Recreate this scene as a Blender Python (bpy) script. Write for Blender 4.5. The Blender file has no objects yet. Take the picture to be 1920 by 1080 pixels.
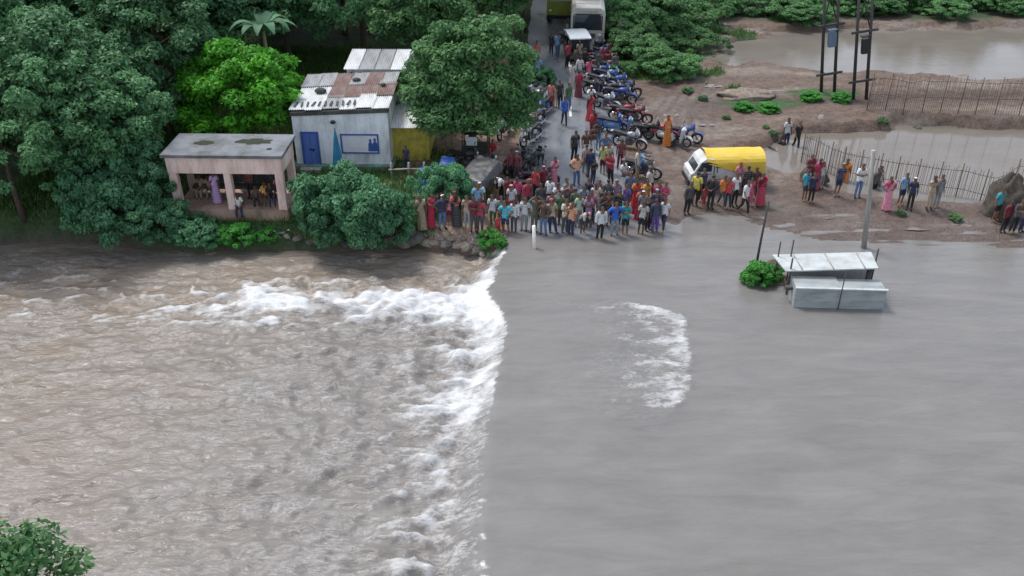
import bpy, math, random
import numpy as np
from mathutils import Vector, Matrix
random.seed(7); rng = np.random.default_rng(7)
R = math.radians
sc = bpy.context.scene
COL = sc.collection
PI = math.pi

# ------------------------------------------------------------------ camera, sky, sun, exposure
CAM_H, PITCH, FPX = 17.5, R(31), 1700.0
cam_d = bpy.data.cameras.new('camera'); cam = bpy.data.objects.new('camera', cam_d); COL.objects.link(cam)
cam.location = (0, 0, CAM_H); cam.rotation_euler = (R(90) - PITCH, 0, 0)
cam_d.sensor_width = 36; cam_d.lens = FPX / 1920 * 36; cam_d.clip_end = 2000; cam_d.clip_start = .3
sc.camera = cam
SUN_EL, SUN_AZ = R(62), R(-50)          # azimuth of the light source measured from +Y towards +X
W = bpy.data.worlds.new('World'); sc.world = W; W.use_nodes = True
nt = W.node_tree; nt.nodes.clear()
sky = nt.nodes.new('ShaderNodeTexSky'); sky.sky_type = 'NISHITA'; sky.sun_disc = False
sky.sun_elevation = SUN_EL; sky.sun_rotation = SUN_AZ; sky.air_density = 1.0; sky.dust_density = 1.5; sky.ozone_density = 2.0
hsv = nt.nodes.new('ShaderNodeHueSaturation'); hsv.inputs['Saturation'].default_value = .5
bg = nt.nodes.new('ShaderNodeBackground'); bg.inputs['Strength'].default_value = .15
wo = nt.nodes.new('ShaderNodeOutputWorld')
nt.links.new(sky.outputs[0], hsv.inputs['Color']); nt.links.new(hsv.outputs[0], bg.inputs[0]); nt.links.new(bg.outputs[0], wo.inputs[0])
sd = bpy.data.lights.new('sun', 'SUN'); sd.energy = 1.5; sd.angle = R(14); sd.color = (1, .97, .93)
so = bpy.data.objects.new('sun', sd); COL.objects.link(so)
sdir = Vector((math.sin(SUN_AZ) * math.cos(SUN_EL), math.cos(SUN_AZ) * math.cos(SUN_EL), math.sin(SUN_EL)))
so.rotation_euler = sdir.to_track_quat('Z', 'Y').to_euler(); so.location = (0, 30, 60)
sc.view_settings.view_transform = 'Standard'; sc.view_settings.look = 'None'
sc.view_settings.exposure = 0.88; sc.view_settings.gamma = 1; sc.view_settings.use_curve_mapping = False

# ------------------------------------------------------------------ noise
_P = rng.permutation(512); _P = np.concatenate([_P, _P, _P])
_G = np.stack([np.cos(np.linspace(0, 2*PI, 512, endpoint=False)), np.sin(np.linspace(0, 2*PI, 512, endpoint=False))], 1)
def perlin(x, y):
    x = np.asarray(x, float); y = np.asarray(y, float)
    xi = np.floor(x).astype(int); yi = np.floor(y).astype(int); xf = x - xi; yf = y - yi
    def g(ix, iy, dx, dy):
        k = _P[(_P[ix & 511] + iy) & 511]; v = _G[k]
        return v[..., 0] * dx + v[..., 1] * dy
    u = xf**3 * (xf * (xf*6 - 15) + 10); v = yf**3 * (yf * (yf*6 - 15) + 10)
    a = g(xi, yi, xf, yf); b = g(xi+1, yi, xf-1, yf); c = g(xi, yi+1, xf, yf-1); d = g(xi+1, yi+1, xf-1, yf-1)
    return 1.5 * ((a*(1-u) + b*u)*(1-v) + (c*(1-u) + d*u)*v)
def fbm(x, y, o=4):
    s = 0; a = .55
    for i in range(o):
        s = s + a * perlin(x + 17.3*i, y - 9.1*i); x = x*2.03; y = y*2.03; a *= .5
    return s
def ridged(x, y, o=4):
    s = 0; a = .55
    for i in range(o):
        s = s + a * (1 - np.abs(perlin(x + 31*i, y + 7*i)) * 2); x = x*2.1; y = y*2.1; a *= .5
    return s
def sstep(a, b, x):
    t = np.clip((x - a) / (b - a), 0, 1); return t*t*(3 - 2*t)

# ------------------------------------------------------------------ camera ray -> ground
def ray(u, v):
    dx = (u - 960) / FPX; dy = (v - 540) / FPX; cp, sp = math.cos(PITCH), math.sin(PITCH)
    return dx, cp - dy*sp, -sp - dy*cp
def on_plane(u, v, z=0.0):
    d = ray(u, v); t = (z - CAM_H) / d[2]; return d[0]*t, d[1]*t
LEFT_LV = -.6
_l = [on_plane(u, v, -.5) for u, v in [(-3000, 560), (-500, 470), (0, 455), (120, 448), (200, 446), (290, 468), (400, 471), (600, 468), (780, 466), (890, 474), (935, 476)]]
_r = [on_plane(u, v, 0) for u, v in [(985, 452), (1120, 447), (1250, 440), (1285, 408), (1350, 398), (1440, 430), (1550, 452), (1700, 460), (1920, 466), (2600, 480), (5000, 540)]]
_sx = np.array([p[0] for p in _l + _r]); _sy = np.array([p[1] for p in _l + _r])
def shore(x): return np.interp(x, _sx, _sy) + .25*fbm(np.asarray(x)*.9, np.asarray(x)*0 + 3.3, 3)
def road_cx(y): return np.interp(y, [0, 31, 45, 71, 130, 400], [2.85, 2.85, 2.9, 4.0, 7.5, 25])
def road_hw(y): return np.interp(y, [31, 38, 45, 300], [3.3, 2.7, 2.45, 2.4])
def road_z(y): return np.interp(y, [0, 30.6, 32.6, 34, 40, 47, 80, 400], [-.9, -.8, -.08, -.03, .2, .42, .7, 2])
P1 = (23.5, 40.9, 11.5, 4.7, .12)      # fenced pond
P2 = (31, 58.2, 20.5, 5.6, .38)        # flooded field
def pmask(p, x, y):
    n = .3*fbm(x*.25 + p[0], y*.45, 4)
    return sstep(1.08, .92, np.sqrt(((x-p[0])/p[2])**2 + ((y-p[1])/p[3])**2) + n)
def height(x, y):
    x = np.asarray(x, float); y = np.asarray(y, float)
    s = shore(x); d = y - s
    hl = .28 + .018*np.clip(d, 0, 60) + .05*np.clip(-x - 13, 0, 60) + .07*fbm(x*.5, y*.5, 3)
    hl = -1.7 + (hl + 1.7) * sstep(-1.0, .9, d)
    rz_ = road_z(y)
    hr = .012 + .033*np.clip(d, -10, 22) + (.05*fbm(x*.35, y*.9, 3) + .05*ridged(x*.22 + .25*y, y*.75, 3) - .035) * sstep(-1, 1.5, d) + .03*np.clip(x - 34, 0, 60)
    hr = np.where(d < 0, -.05 + .12*np.clip(d, -9, 0), hr)
    trk = sstep(2.6, .6, np.abs(x - 8.6 - .035*(y - 43)**2)) * sstep(39, 41, y) * sstep(53, 50, y); q_ = x - .035*(y - 43)**2 + .25*perlin(x*.4, y*.4)
    hr = hr + trk*(.045*np.sin(q_*2*PI/.62) + .03*perlin(x*1.5, y*.5)) + sstep(-.2, .8, d)*sstep(6, 3, d)*sstep(7, 12, x)*.045*np.sin((y + .5*fbm(x*.25, y*.4, 3))*2*PI/.75)
    hr = hr + .22*pmask((P1[0], P1[1], P1[2]+1.6, P1[3]+1.3), x, y)*(d > -.5)
    hr = hr - .75*pmask(P1, x, y) * (hr > -.3) - .55*pmask(P2, x, y)
    w = sstep(-1.2, .6, x - .35)
    hh = hl*(1-w) + hr*w
    cx = road_cx(y); hw = road_hw(y)
    rw = sstep(1.6, .15, np.abs(x - cx) - hw)
    hh = hh*(1-rw) + (rz_ - .02)*rw
    # near bank on the camera's side, at the left
    nb = sstep(10.5, 7.5, y - .15*np.clip(x + 9, -30, 0)) * sstep(-4.5, -7, x)
    nb2 = sstep(4, 0, y)
    return hh + np.maximum(nb, nb2) * 2.4
def hz(x, y): return float(height(np.array([x]), np.array([y]))[0])
def at(u, v):
    d = ray(u, v); z = 0.0
    for _ in range(12):
        t = (z - CAM_H) / d[2]; x, y = d[0]*t, d[1]*t; z = .5*z + .5*hz(x, y)
    return Vector((x, y, hz(x, y)))

# ------------------------------------------------------------------ object helpers
def link(o, parent=None):
    COL.objects.link(o)
    if parent is not None: o.parent = parent
    return o
LABELS = {}
def tag(o, label=None, cat=None, group=None, kind=None):
    if label: o['label'] = label
    if cat: o['category'] = cat
    if group: o['group'] = group
    if kind: o['kind'] = kind
    return o
def thing(name, label, cat, loc=(0, 0, 0), rz=0, group=None, scale=1):
    o = bpy.data.objects.new(name, None); link(o)
    o.location = loc; o.rotation_euler = (0, 0, rz); o.scale = (scale,)*3; o.empty_display_size = .3
    return tag(o, label, cat, group)
def copy_tree(o, parent=None):
    c = o.copy(); COL.objects.link(c)
    if parent is not None: c.parent = parent
    for ch in list(o.children): copy_tree(ch, c)
    return c
def inst(name, mesh, parent=None, mats=None, loc=None, rot=None):
    o = bpy.data.objects.new(name, mesh); link(o, parent)
    if loc is not None: o.location = loc
    if rot is not None: o.rotation_euler = rot
    if mats: recolor(o, mats)
    return o
def recolor(o, mats):
    for i, m in enumerate(mats):
        if m is not None and i < len(o.material_slots):
            o.material_slots[i].link = 'OBJECT'; o.material_slots[i].material = m

# ------------------------------------------------------------------ materials
MATS = {}
def mat(name, col, rough=.6, var=.18, scale=6., metal=0., spec=.5, bump=0., alpha=None, coat=0.):
    if name in MATS: return MATS[name]
    m = bpy.data.materials.new(name); m.use_nodes = True; t = m.node_tree; b = t.nodes['Principled BSDF']
    b.inputs['Roughness'].default_value = rough; b.inputs['Metallic'].default_value = metal
    b.inputs['Specular IOR Level'].default_value = spec; b.inputs['Coat Weight'].default_value = coat
    b.inputs['Base Color'].default_value = (*col, 1)
    if var > 0:
        tc = t.nodes.new('ShaderNodeTexCoord'); n = t.nodes.new('ShaderNodeTexNoise'); n.inputs['Scale'].default_value = scale
        n.inputs['Detail'].default_value = 5; n.inputs['Roughness'].default_value = .65
        t.links.new(tc.outputs['Object'], n.inputs['Vector'])
        mr = t.nodes.new('ShaderNodeMapRange'); mr.inputs['From Min'].default_value = .3; mr.inputs['From Max'].default_value = .7
        mr.inputs['To Min'].default_value = 1 - var; mr.inputs['To Max'].default_value = 1 + var*.6
        t.links.new(n.outputs[0], mr.inputs['Value'])
        mx = t.nodes.new('ShaderNodeMix'); mx.data_type = 'RGBA'; mx.blend_type = 'MULTIPLY'; mx.inputs[0].default_value = 1
        mx.inputs[6].default_value = (*col, 1); t.links.new(mr.outputs[0], mx.inputs[7]); t.links.new(mx.outputs[2], b.inputs['Base Color'])
        if bump > 0:
            bp = t.nodes.new('ShaderNodeBump'); bp.inputs['Strength'].default_value = bump; bp.inputs['Distance'].default_value = .05
            t.links.new(n.outputs[0], bp.inputs['Height']); t.links.new(bp.outputs[0], b.inputs['Normal'])
    MATS[name] = m; return m
def stained(name, col, stain, amount=.5, scale=1.5, rough=.8, stretch=(1, 1, .3)):
    """painted plaster or sheet with streaky stains of their own shape"""
    if name in MATS: return MATS[name]
    m = bpy.data.materials.new(name); m.use_nodes = True; t = m.node_tree; b = t.nodes['Principled BSDF']; b.inputs['Roughness'].default_value = rough
    tc = t.nodes.new('ShaderNodeTexCoord'); mp = t.nodes.new('ShaderNodeMapping'); mp.inputs['Scale'].default_value = stretch
    n = t.nodes.new('ShaderNodeTexNoise'); n.inputs['Scale'].default_value = scale; n.inputs['Detail'].default_value = 8; n.inputs['Roughness'].default_value = .7
    t.links.new(tc.outputs['Object'], mp.inputs[0]); t.links.new(mp.outputs[0], n.inputs['Vector'])
    cr = t.nodes.new('ShaderNodeValToRGB'); cr.color_ramp.elements[0].position = .42 ; cr.color_ramp.elements[1].position = .68
    cr.color_ramp.elements[0].color = (0, 0, 0, 1); cr.color_ramp.elements[1].color = (amount,)*3 + (1,)
    t.links.new(n.outputs[0], cr.inputs[0])
    mx = t.nodes.new('ShaderNodeMix'); mx.data_type = 'RGBA'; mx.inputs[6].default_value = (*col, 1); mx.inputs[7].default_value = (*stain, 1)
    t.links.new(cr.outputs[0], mx.inputs[0]); t.links.new(mx.outputs[2], b.inputs['Base Color'])
    MATS[name] = m; return m

# ------------------------------------------------------------------ mesh builder
class MB:
    def __init__(s): s.v = []; s.f = []; s.m = []; s.sm = []
    def add(s, vs, fs, mi=0, smooth=False):
        o = len(s.v); s.v += [tuple(p) for p in vs]; s.f += [[i + o for i in f] for f in fs]; s.m += [mi]*len(fs); s.sm += [smooth]*len(fs); return s
    def box(s, c, d, mi=0, rz=0, taper=1., M=None):
        x, y, z = [k/2 for k in d]; vs = []
        for sz in (-1, 1):
            k = 1 if sz < 0 else taper
            for a, b in ((-1, -1), (1, -1), (1, 1), (-1, 1)): vs.append(Vector((a*x*k, b*y*k, sz*z)))
        if M is not None: vs = [M @ p for p in vs]
        if rz: vs = [Matrix.Rotation(rz, 3, 'Z') @ p for p in vs]
        vs = [p + Vector(c) for p in vs]
        return s.add(vs, [(0, 3, 2, 1), (4, 5, 6, 7), (0, 1, 5, 4), (1, 2, 6, 5), (2, 3, 7, 6), (3, 0, 4, 7)], mi)
    def tube(s, pts, r, n=8, mi=0, cap=True, smooth=True, ry=None):
        pts = [Vector(p) for p in pts]; rs = r if isinstance(r, (list, tuple)) else [r]*len(pts)
        rings = []; vs = []
        up = Vector((0, 0, 1))
        for i, p in enumerate(pts):
            a = pts[max(i-1, 0)]; b = pts[min(i+1, len(pts)-1)]; t = (b - a)
            t = t.normalized() if t.length > 1e-9 else Vector((0, 0, 1))
            ref = up if abs(t.dot(up)) < .95 else Vector((0, 1, 0))
            e1 = t.cross(ref).normalized(); e2 = e1.cross(t)
            for k in range(n):
                q = 2*PI*k/n; vs.append(p + e1*math.cos(q)*rs[i] + e2*math.sin(q)*(rs[i] if ry is None else ry))
        fs = []
        for i in range(len(pts)-1):
            for k in range(n): fs.append((i*n+k, i*n+(k+1) % n, (i+1)*n+(k+1) % n, (i+1)*n+k))
        s.add(vs, fs, mi, smooth)
        if cap:
            o = len(s.v) - len(vs); s.f += [[o + k for k in range(n)][::-1], [o + (len(pts)-1)*n + k for k in range(n)]]; s.m += [mi]*2; s.sm += [False]*2
        return s
    def prism(s, prof, axis, a, b, mi=0, smooth=False):
        """closed 2-D profile extruded along axis from a to b; profile gives the other two axes in order"""
        def pt(p, t):
            if axis == 'x': return (t, p[0], p[1])
            if axis == 'y': return (p[0], t, p[1])
            return (p[0], p[1], t)
        n = len(prof); vs = [pt(p, a) for p in prof] + [pt(p, b) for p in prof]
        fs = [tuple(range(n))[::-1], tuple(range(n, 2*n))] + [(k, (k+1) % n, n+(k+1) % n, n+k) for k in range(n)]
        return s.add(vs, fs, mi, smooth)
    def torus(s, c, R_, r, axis='x', n=20, k=8, mi=0):
        vs = []; fs = []
        for i in range(n):
            a = 2*PI*i/n
            for j in range(k):
                b = 2*PI*j/k; rr = R_ + r*math.cos(b); h = r*1.1*math.sin(b); p = (h, rr*math.cos(a), rr*math.sin(a))
                if axis == 'y': p = (p[1], p[0], p[2])
                if axis == 'z': p = (p[1], p[2], p[0])
                vs.append(Vector(p) + Vector(c))
        for i in range(n):
            for j in range(k): fs.append((i*k+j, i*k+(j+1) % k, ((i+1) % n)*k+(j+1) % k, ((i+1) % n)*k+j))
        return s.add(vs, fs, mi, True)
    def ell(s, c, r, n=10, k=7, mi=0, M=None):
        vs = []; fs = []
        for j in range(k+1):
            th = PI*j/k
            for i in range(n):
                p = Vector((r[0]*math.sin(th)*math.cos(2*PI*i/n), r[1]*math.sin(th)*math.sin(2*PI*i/n), r[2]*math.cos(th)))
                vs.append((M @ p if M is not None else p) + Vector(c))
        for j in range(k):
            for i in range(n): fs.append((j*n+i, (j+1)*n+i, (j+1)*n+(i+1) % n, j*n+(i+1) % n))
        return s.add(vs, fs, mi, True)
    def mesh(s, name, mats):
        me = bpy.data.meshes.new(name); me.from_pydata(s.v, [], s.f); me.polygons.foreach_set('material_index', s.m); me.polygons.foreach_set('use_smooth', s.sm)
        for m in (mats if isinstance(mats, (list, tuple)) else [mats]): me.materials.append(m)
        me.update(); return me
    def build(s, name, mats, parent=None, loc=None, rot=None):
        return inst(name, s.mesh(name, mats), parent, None, loc, rot)
def grid_mesh(name, xs, ys, Z, attrs, m, smooth=True):
    nx, ny = len(xs), len(ys); X, Y = np.meshgrid(xs, ys); co = np.stack([X, Y, Z], -1).reshape(-1, 3).astype(np.float32)
    i = np.arange(nx-1); j = np.arange(ny-1); I, J = np.meshgrid(i, j); a = (J*nx + I).ravel()
    F = np.stack([a, a+1, a+1+nx, a+nx], 1).astype(np.int32)
    me = bpy.data.meshes.new(name); me.vertices.add(len(co)); me.vertices.foreach_set('co', co.ravel())
    me.loops.add(F.size); me.loops.foreach_set('vertex_index', F.ravel()); me.polygons.add(len(F)); me.polygons.foreach_set('loop_start', np.arange(0, F.size, 4, dtype=np.int32))
    me.polygons.foreach_set('use_smooth', np.ones(len(F), bool))
    for k, val in attrs.items():
        if val.ndim == 3:
            at_ = me.attributes.new(k, 'FLOAT_COLOR', 'POINT'); c4 = np.concatenate([val.reshape(-1, 3), np.ones((len(co), 1))], 1).astype(np.float32); at_.data.foreach_set('color', c4.ravel())
        else:
            at_ = me.attributes.new(k, 'FLOAT', 'POINT'); at_.data.foreach_set('value', val.ravel().astype(np.float32))
    me.materials.append(m); me.update(); me.validate()
    o = bpy.data.objects.new(name, me); link(o); return o
# ================================================================== SETTING
def nodes_of(name):
    m = bpy.data.materials.new(name); m.use_nodes = True; return m, m.node_tree, m.node_tree.nodes['Principled BSDF']
def attr(t, n):
    a = t.nodes.new('ShaderNodeAttribute'); a.attribute_name = n; return a
def math_n(t, op, a, b=None, clamp=False):
    n = t.nodes.new('ShaderNodeMath'); n.operation = op; n.use_clamp = clamp
    for i, q in enumerate((a, b)):
        if q is None: continue
        if hasattr(q, 'links') or hasattr(q, 'is_linked'): t.links.new(q, n.inputs[i])
        else: n.inputs[i].default_value = q
    return n.outputs[0]
def mix_c(t, f, a, b, blend='MIX'):
    n = t.nodes.new('ShaderNodeMix'); n.data_type = 'RGBA'; n.blend_type = blend
    for i, q in ((0, f), (6, a), (7, b)):
        if hasattr(q, 'is_linked'): t.links.new(q, n.inputs[i])
        elif i == 0: n.inputs[0].default_value = q
        else: n.inputs[i].default_value = (*q, 1)
    return n.outputs[2]
def noise_n(t, scale, detail=5, rough=.6, stretch=(1, 1, 1), dist=0., rot=0.):
    tc = t.nodes.new('ShaderNodeTexCoord'); mp = t.nodes.new('ShaderNodeMapping'); mp.inputs['Scale'].default_value = stretch; mp.inputs['Rotation'].default_value = (0, 0, rot)
    n = t.nodes.new('ShaderNodeTexNoise'); n.inputs['Scale'].default_value = scale; n.inputs['Detail'].default_value = detail; n.inputs['Roughness'].default_value = rough; n.inputs['Distortion'].default_value = dist
    t.links.new(tc.outputs['Object'], mp.inputs[0]); t.links.new(mp.outputs[0], n.inputs['Vector']); return n.outputs[0]
def remap(t, v, a, b, c=0., d=1.):
    n = t.nodes.new('ShaderNodeMapRange'); t.links.new(v, n.inputs['Value'])
    for k, q in zip(('From Min', 'From Max', 'To Min', 'To Max'), (a, b, c, d)): n.inputs[k].default_value = q
    return n.outputs[0]

# ---- ground
def axis(lo, hi, step, far, n=26, near=None):
    core = np.arange(lo, hi + step/2, step); g = np.geomspace(1, far, n)
    return np.concatenate([lo - g[::-1], core, hi + g])
gx = axis(-34, 36, .22, 260); gy = axis(30.5, 72, .2, 330, 30); gy = np.concatenate([[-60, -40, -25, -12, -5, 0, 2, 4, 6, 7, 8, 9, 10, 11, 12.5, 15, 18, 21, 24, 27, 29], gy[gy > 30]])
GX, GY = np.meshgrid(gx, gy); GZ = height(GX, GY)
dsh = GY - shore(GX)
leftw = sstep(.6, -1.2, GX - .35)
soil = np.array([.145, .103, .08]); dirt = np.array([.30, .21, .16]); sand = np.array([.23, .195, .165]); grass = np.array([.045, .085, .03]); dark = np.array([.075, .05, .04])
n1 = fbm(GX*.35, GY*.35, 4); n2 = fbm(GX*.16 + 40, GY*.5, 4); n3 = fbm(GX*1.3, GY*1.3, 3)
C = np.broadcast_to(soil, GX.shape + (3,)).copy()
def blend(C, col, w): return C*(1 - w[..., None]) + col*w[..., None]
C = blend(C, sand, sstep(-.05, .35, n2) * (1-leftw) * .8)
C = blend(C, dark, sstep(.05, .4, n1) * (1-leftw) * sstep(38, 34, GY) * .85)
C = blend(C, dark, sstep(1., 0, np.abs(GY - 48.8 - .08*(GX-20) - .8*n1)/1.5) * sstep(7, 11, GX) * .8)     # bare dark bund behind the pond
C = blend(C, dirt, leftw * np.ones_like(GX))
C = blend(C, grass, leftw * sstep(.1, -.35, n1 + (GX + 3.5)*.16 + n3*.15))                     # green to the left, trodden dirt beside the road
C = blend(C, grass, (1-leftw) * sstep(.0, .3, n1 + .5*(sstep(47, 54, GY) - .62) - .4*sstep(10, 16, GX)))
C = blend(C, grass*.7, (1-leftw) * sstep(64, 66, GY + 1.5*n1))
for (gu, gv, rx, ry) in [(1430, 200, 2.4, .8), (1545, 182, 2.2, .7), (1335, 72, 1.6, .6)]:
    px, py = on_plane(gu, gv, .3); C = blend(C, grass*1.1, sstep(1.1, .7, np.sqrt(((GX-px)/rx)**2 + ((GY-py)/ry)**2) + .5*n3))
C = blend(C, dark*.9, leftw * sstep(.35, -.3, dsh) )
trk = sstep(2.6, .6, np.abs(GX - 8.6 - .035*(GY - 43)**2)) * sstep(39, 41, GY) * sstep(53, 50, GY)
C = blend(C, dark*1.3, trk * sstep(-.1, -.9, np.sin((GX - .035*(GY - 43)**2 + .25*perlin(GX*.4, GY*.4))*2*PI/.62)) * .8)
wet = np.clip(.5*trk + (1-leftw)*sstep(6.5, 1, dsh + 1.5*n1) + sstep(.2, -.3, dsh), 0, 1)
m_ground, t, b = nodes_of('ground_soil')
ca = attr(t, 'tint').outputs['Color']; wa = attr(t, 'wet').outputs['Fac']
nf = noise_n(t, 2.2, 8, .7, (1, 1.4, 1)); nc = noise_n(t, .5, 5, .6)
cc = mix_c(t, 1., ca, mix_c(t, remap(t, nf, .3, .7), (.55, .55, .55), (1.4, 1.35, 1.3)), 'MULTIPLY')
cc = mix_c(t, math_n(t, 'MULTIPLY', wa, .45), cc, (.07, .05, .042))
t.links.new(cc, b.inputs['Base Color'])
rr = math_n(t, 'SUBTRACT', .9, math_n(t, 'MULTIPLY', wa, remap(t, nc, .4, .6, .25, .68))); t.links.new(rr, b.inputs['Roughness'])
bp = t.nodes.new('ShaderNodeBump'); bp.inputs['Strength'].default_value = .9; bp.inputs['Distance'].default_value = .14
ng2 = noise_n(t, 8, 6, .7); t.links.new(math_n(t, 'ADD', nf, math_n(t, 'MULTIPLY', ng2, .35)), bp.inputs['Height'])
cc = mix_c(t, 1., cc, mix_c(t, remap(t, ng2, .35, .68), (.7, .7, .7), (1.2, 1.2, 1.2)), 'MULTIPLY'); t.links.new(cc, b.inputs['Base Color']); t.links.new(bp.outputs[0], b.inputs['Normal'])
tag(grid_mesh('ground', gx, gy, GZ, {'tint': C, 'wet': wet}, m_ground), kind='structure')

# ---- road
m_road, t, b = nodes_of('wet_asphalt')
nf = noise_n(t, 1.1, 8, .65, (1, .35, 1)); ng = noise_n(t, 40, 3, .6)
cc = mix_c(t, remap(t, nf, .35, .68), (.12, .13, .145), (.22, .23, .24)); cc = mix_c(t, .5, cc, mix_c(t, ng, (.6, .6, .6), (1.3, 1.3, 1.3)), 'MULTIPLY')
t.links.new(cc, b.inputs['Base Color']); t.links.new(remap(t, nf, .35, .65, .22, .5), b.inputs['Roughness'])
ry = np.concatenate([np.arange(32.2, 80, .5), np.linspace(80, 300, 45)]); rv = []; rf = []
for y in ry:
    cx, hw, z = float(road_cx(y)), float(road_hw(y)), float(road_z(y))
    for k in range(-4, 5):
        e = .12*float(perlin(y*.8, k*3.1)) if abs(k) == 4 else 0
        rv.append((cx + hw*k/4 + e, y, z + .012 + .05*(1 - (k/4)**2)))
for j in range(len(ry)-1):
    for k in range(8): rf.append((j*9+k, j*9+k+1, j*9+k+10, j*9+k+9))
rb = MB(); rb.add(rv, rf, 0, True); tag(rb.build('road', m_road), kind='structure')
m_paint = stained('road_paint', (.72, .72, .68), (.3, .3, .3), .7, 6, .6, (1, 1, 1))
for y0 in (46.1, 54.5, 63):
    q = MB(); vs = []
    for y in np.linspace(y0, y0 + 1.5, 4):
        cx, z = float(road_cx(y)), float(road_z(y)) + .069; vs += [(cx + .1, y, z), (cx + .24, y, z)]
    q.add(vs, [(0, 1, 3, 2), (2, 3, 5, 4), (4, 5, 7, 6)]); tag(q.build('road_marking', m_paint), kind='structure')

# ---- river: smooth sheet over the causeway on the right, a drop, broken water on the left
EDGE = np.array([on_plane(u, v, 0) for u, v in [(950, 470), (938, 490), (930, 520), (916, 545), (940, 575), (955, 605), (945, 660), (936, 700), (925, 760), (918, 820), (912, 880), (906, 960), (904, 1080), (900, 1300)]])[::-1]
def edge_x(y): return np.interp(y, EDGE[:, 1], EDGE[:, 0]) + .16*fbm(y*1.9, y*0 + 5, 4) + .1*perlin(y*5.5, y*0+2)
RE = np.array([on_plane(u, v, 0) for u, v in [(1160, 560), (1250, 578), (1300, 592), (1297, 630), (1312, 668), (1302, 700), (1310, 724), (1290, 760), (1250, 800)]])[::-1]
wx = axis(-27, 17, .1, 250); wy = np.concatenate([[-60, -30, -12, -4, 2, 6, 9, 11, 12.5], np.arange(13.5, 37.5, .09), [38, 40, 43]])
X, Y = np.meshgrid(wx, wy)
ex = edge_x(Y); dl = ex - X                                   # metres downstream of the lip
drop = sstep(-.15, 1.25, dl)
wig = fbm(X*.45 + 3, Y*.8, 3)
turb = sstep(.1, 1.4, dl)
near_shore = sstep(.2, 3., shore(X) - Y)
wa_ = ridged(X*.33 + .9*wig, Y*.62 + .5*wig, 4); wb_ = fbm(X*.8, Y*1.7, 4); wc_ = perlin(X*2.4 + wig, Y*4.4)
amp = (.35 + .65*near_shore) * (.55 + .9*np.exp(-np.clip(dl, 0, 60)/7))
Z = -(.6)*drop + turb*amp*(.19*(wa_ - .35) + .16*wb_ + .045*wc_)
# standing hump below the lip and the jet that shoots left from the far end
fx, fy = on_plane(900, 530, -.4)
jet_y = np.interp(X, [-22, -14, -7, -3, 0], [29.2, 29.4, 29.0, 28.9, 28.7]) + .35*wig
jet_w = np.interp(X, [-22, -14, -6, -1, 0], [.7, 1.1, 1.7, 1.5, 1.0])
jet = np.exp(-((Y - jet_y)/jet_w)**2) * sstep(-17, -9, X) * sstep(-.1, .5, dl)
Z += turb * .26 * jet * (.5 + wb_) + .16*np.exp(-((dl - 1.3)/.6)**2)*(wb_ + .25*wc_)
# smooth upstream sheet: slight dishing toward the lip and long low ripples
sm = 1 - turb
Z += sm * (.012*perlin(X*.5, Y*1.1) + .006*perlin(X*1.2 + 4, Y*3.) - .05*sstep(2.6, 0, -dl)*sstep(31.5, 29, Y)*(1 + .5*perlin(X*1.0, Y*1.6)))
rip_edge = np.interp(Y, RE[:, 1], RE[:, 0], left=-99, right=-99) + .22*fbm(Y*2.2, Y*0 + 9, 4)
dr = rip_edge - X                                             # metres left of the ragged right-hand foam front
lo, hi = RE[0, 1], RE[-1, 1]
rwid = sstep(lo - .2, lo + 1.4, Y) * sstep(hi + .2, hi - .6, Y)
rip = sstep(0, .35, dr) * sstep(5.2, .6, dr) * rwid
Z += rip * (.07*fbm(X*1.7, Y*2.6, 4) + .03*wc_ + .05*np.exp(-(dr/.5)**2))
# foam
lipn = fbm(X*1.1, Y*1.5, 4)
fw = np.interp(Y, [14, 17, 20, 23, 26, 28, 29, 31, 33], [1.9, 1.7, 1.6, 2.6, 2.2, 1.4, 1.2, .5, .3])
lip = np.exp(-(np.clip(dl - .25, 0, 99)/fw)**1.3) * sstep(-.06, .1, dl)
foam = .98*lip*(.72 + .45*lipn)*(.56 + .44*sstep(19, 24.5, Y)) + .95*jet*(.62 + .5*lipn + .3*wa_)*sstep(-19, -7, X)
foam += .42*turb*sstep(.35, 1.0, wa_ + .25*wb_) * near_shore
foam += .3*turb*sstep(-7, -.5, X) * sstep(28, 22, Y)*(.7+.6*lipn)
far_l = sstep(-5, -12, X)*sstep(26.5, 28, Y)*sstep(32, 30, Y)
foam += .35*far_l*sstep(.5, 1.0, wa_ + .3*wb_)
foam += rip*(.29 + .55*fbm(X*1.2, Y*2.4, 4) + .26*np.exp(-(np.clip(dr, 0, 9)/.8)**2)) + .16*sm*sstep(7, 1.5, dr)*rwid*sstep(0, .5, dr)
foam = np.clip(foam, 0, 1)
mud = np.clip(sstep(6.5, 1.2, shore(X) - Y)*turb + .55*sstep(-5, -16, X)*turb + .25*turb, 0, 1)
calm = sm * (1 - rip)
m_river, t, b = nodes_of('flood_water')
fa = attr(t, 'foam').outputs['Fac']; ma = attr(t, 'mud').outputs['Fac']; cl = attr(t, 'calm').outputs['Fac']
fn = noise_n(t, 1.6, 9, .72, (1, 2.2, 1), 1.1); fn2 = noise_n(t, 5.5, 6, .7, (1, 1.9, 1), .6)
mask = math_n(t, 'ADD', fa, math_n(t, 'MULTIPLY', math_n(t, 'SUBTRACT', math_n(t, 'ADD', math_n(t, 'MULTIPLY', fn, .52), math_n(t, 'MULTIPLY', fn2, .48)), .5), 1.7))
mask = remap(t, mask, .40, 1.0)
gate = remap(t, fa, .02, .16); mask = math_n(t, 'MULTIPLY', mask, gate)
ln = noise_n(t, .75, 4, .6, (.75, 1.7, 1), 1.6); ln = math_n(t, 'ABSOLUTE', math_n(t, 'SUBTRACT', ln, .5)); ln = remap(t, ln, .055, .0, 0., 1.)
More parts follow.
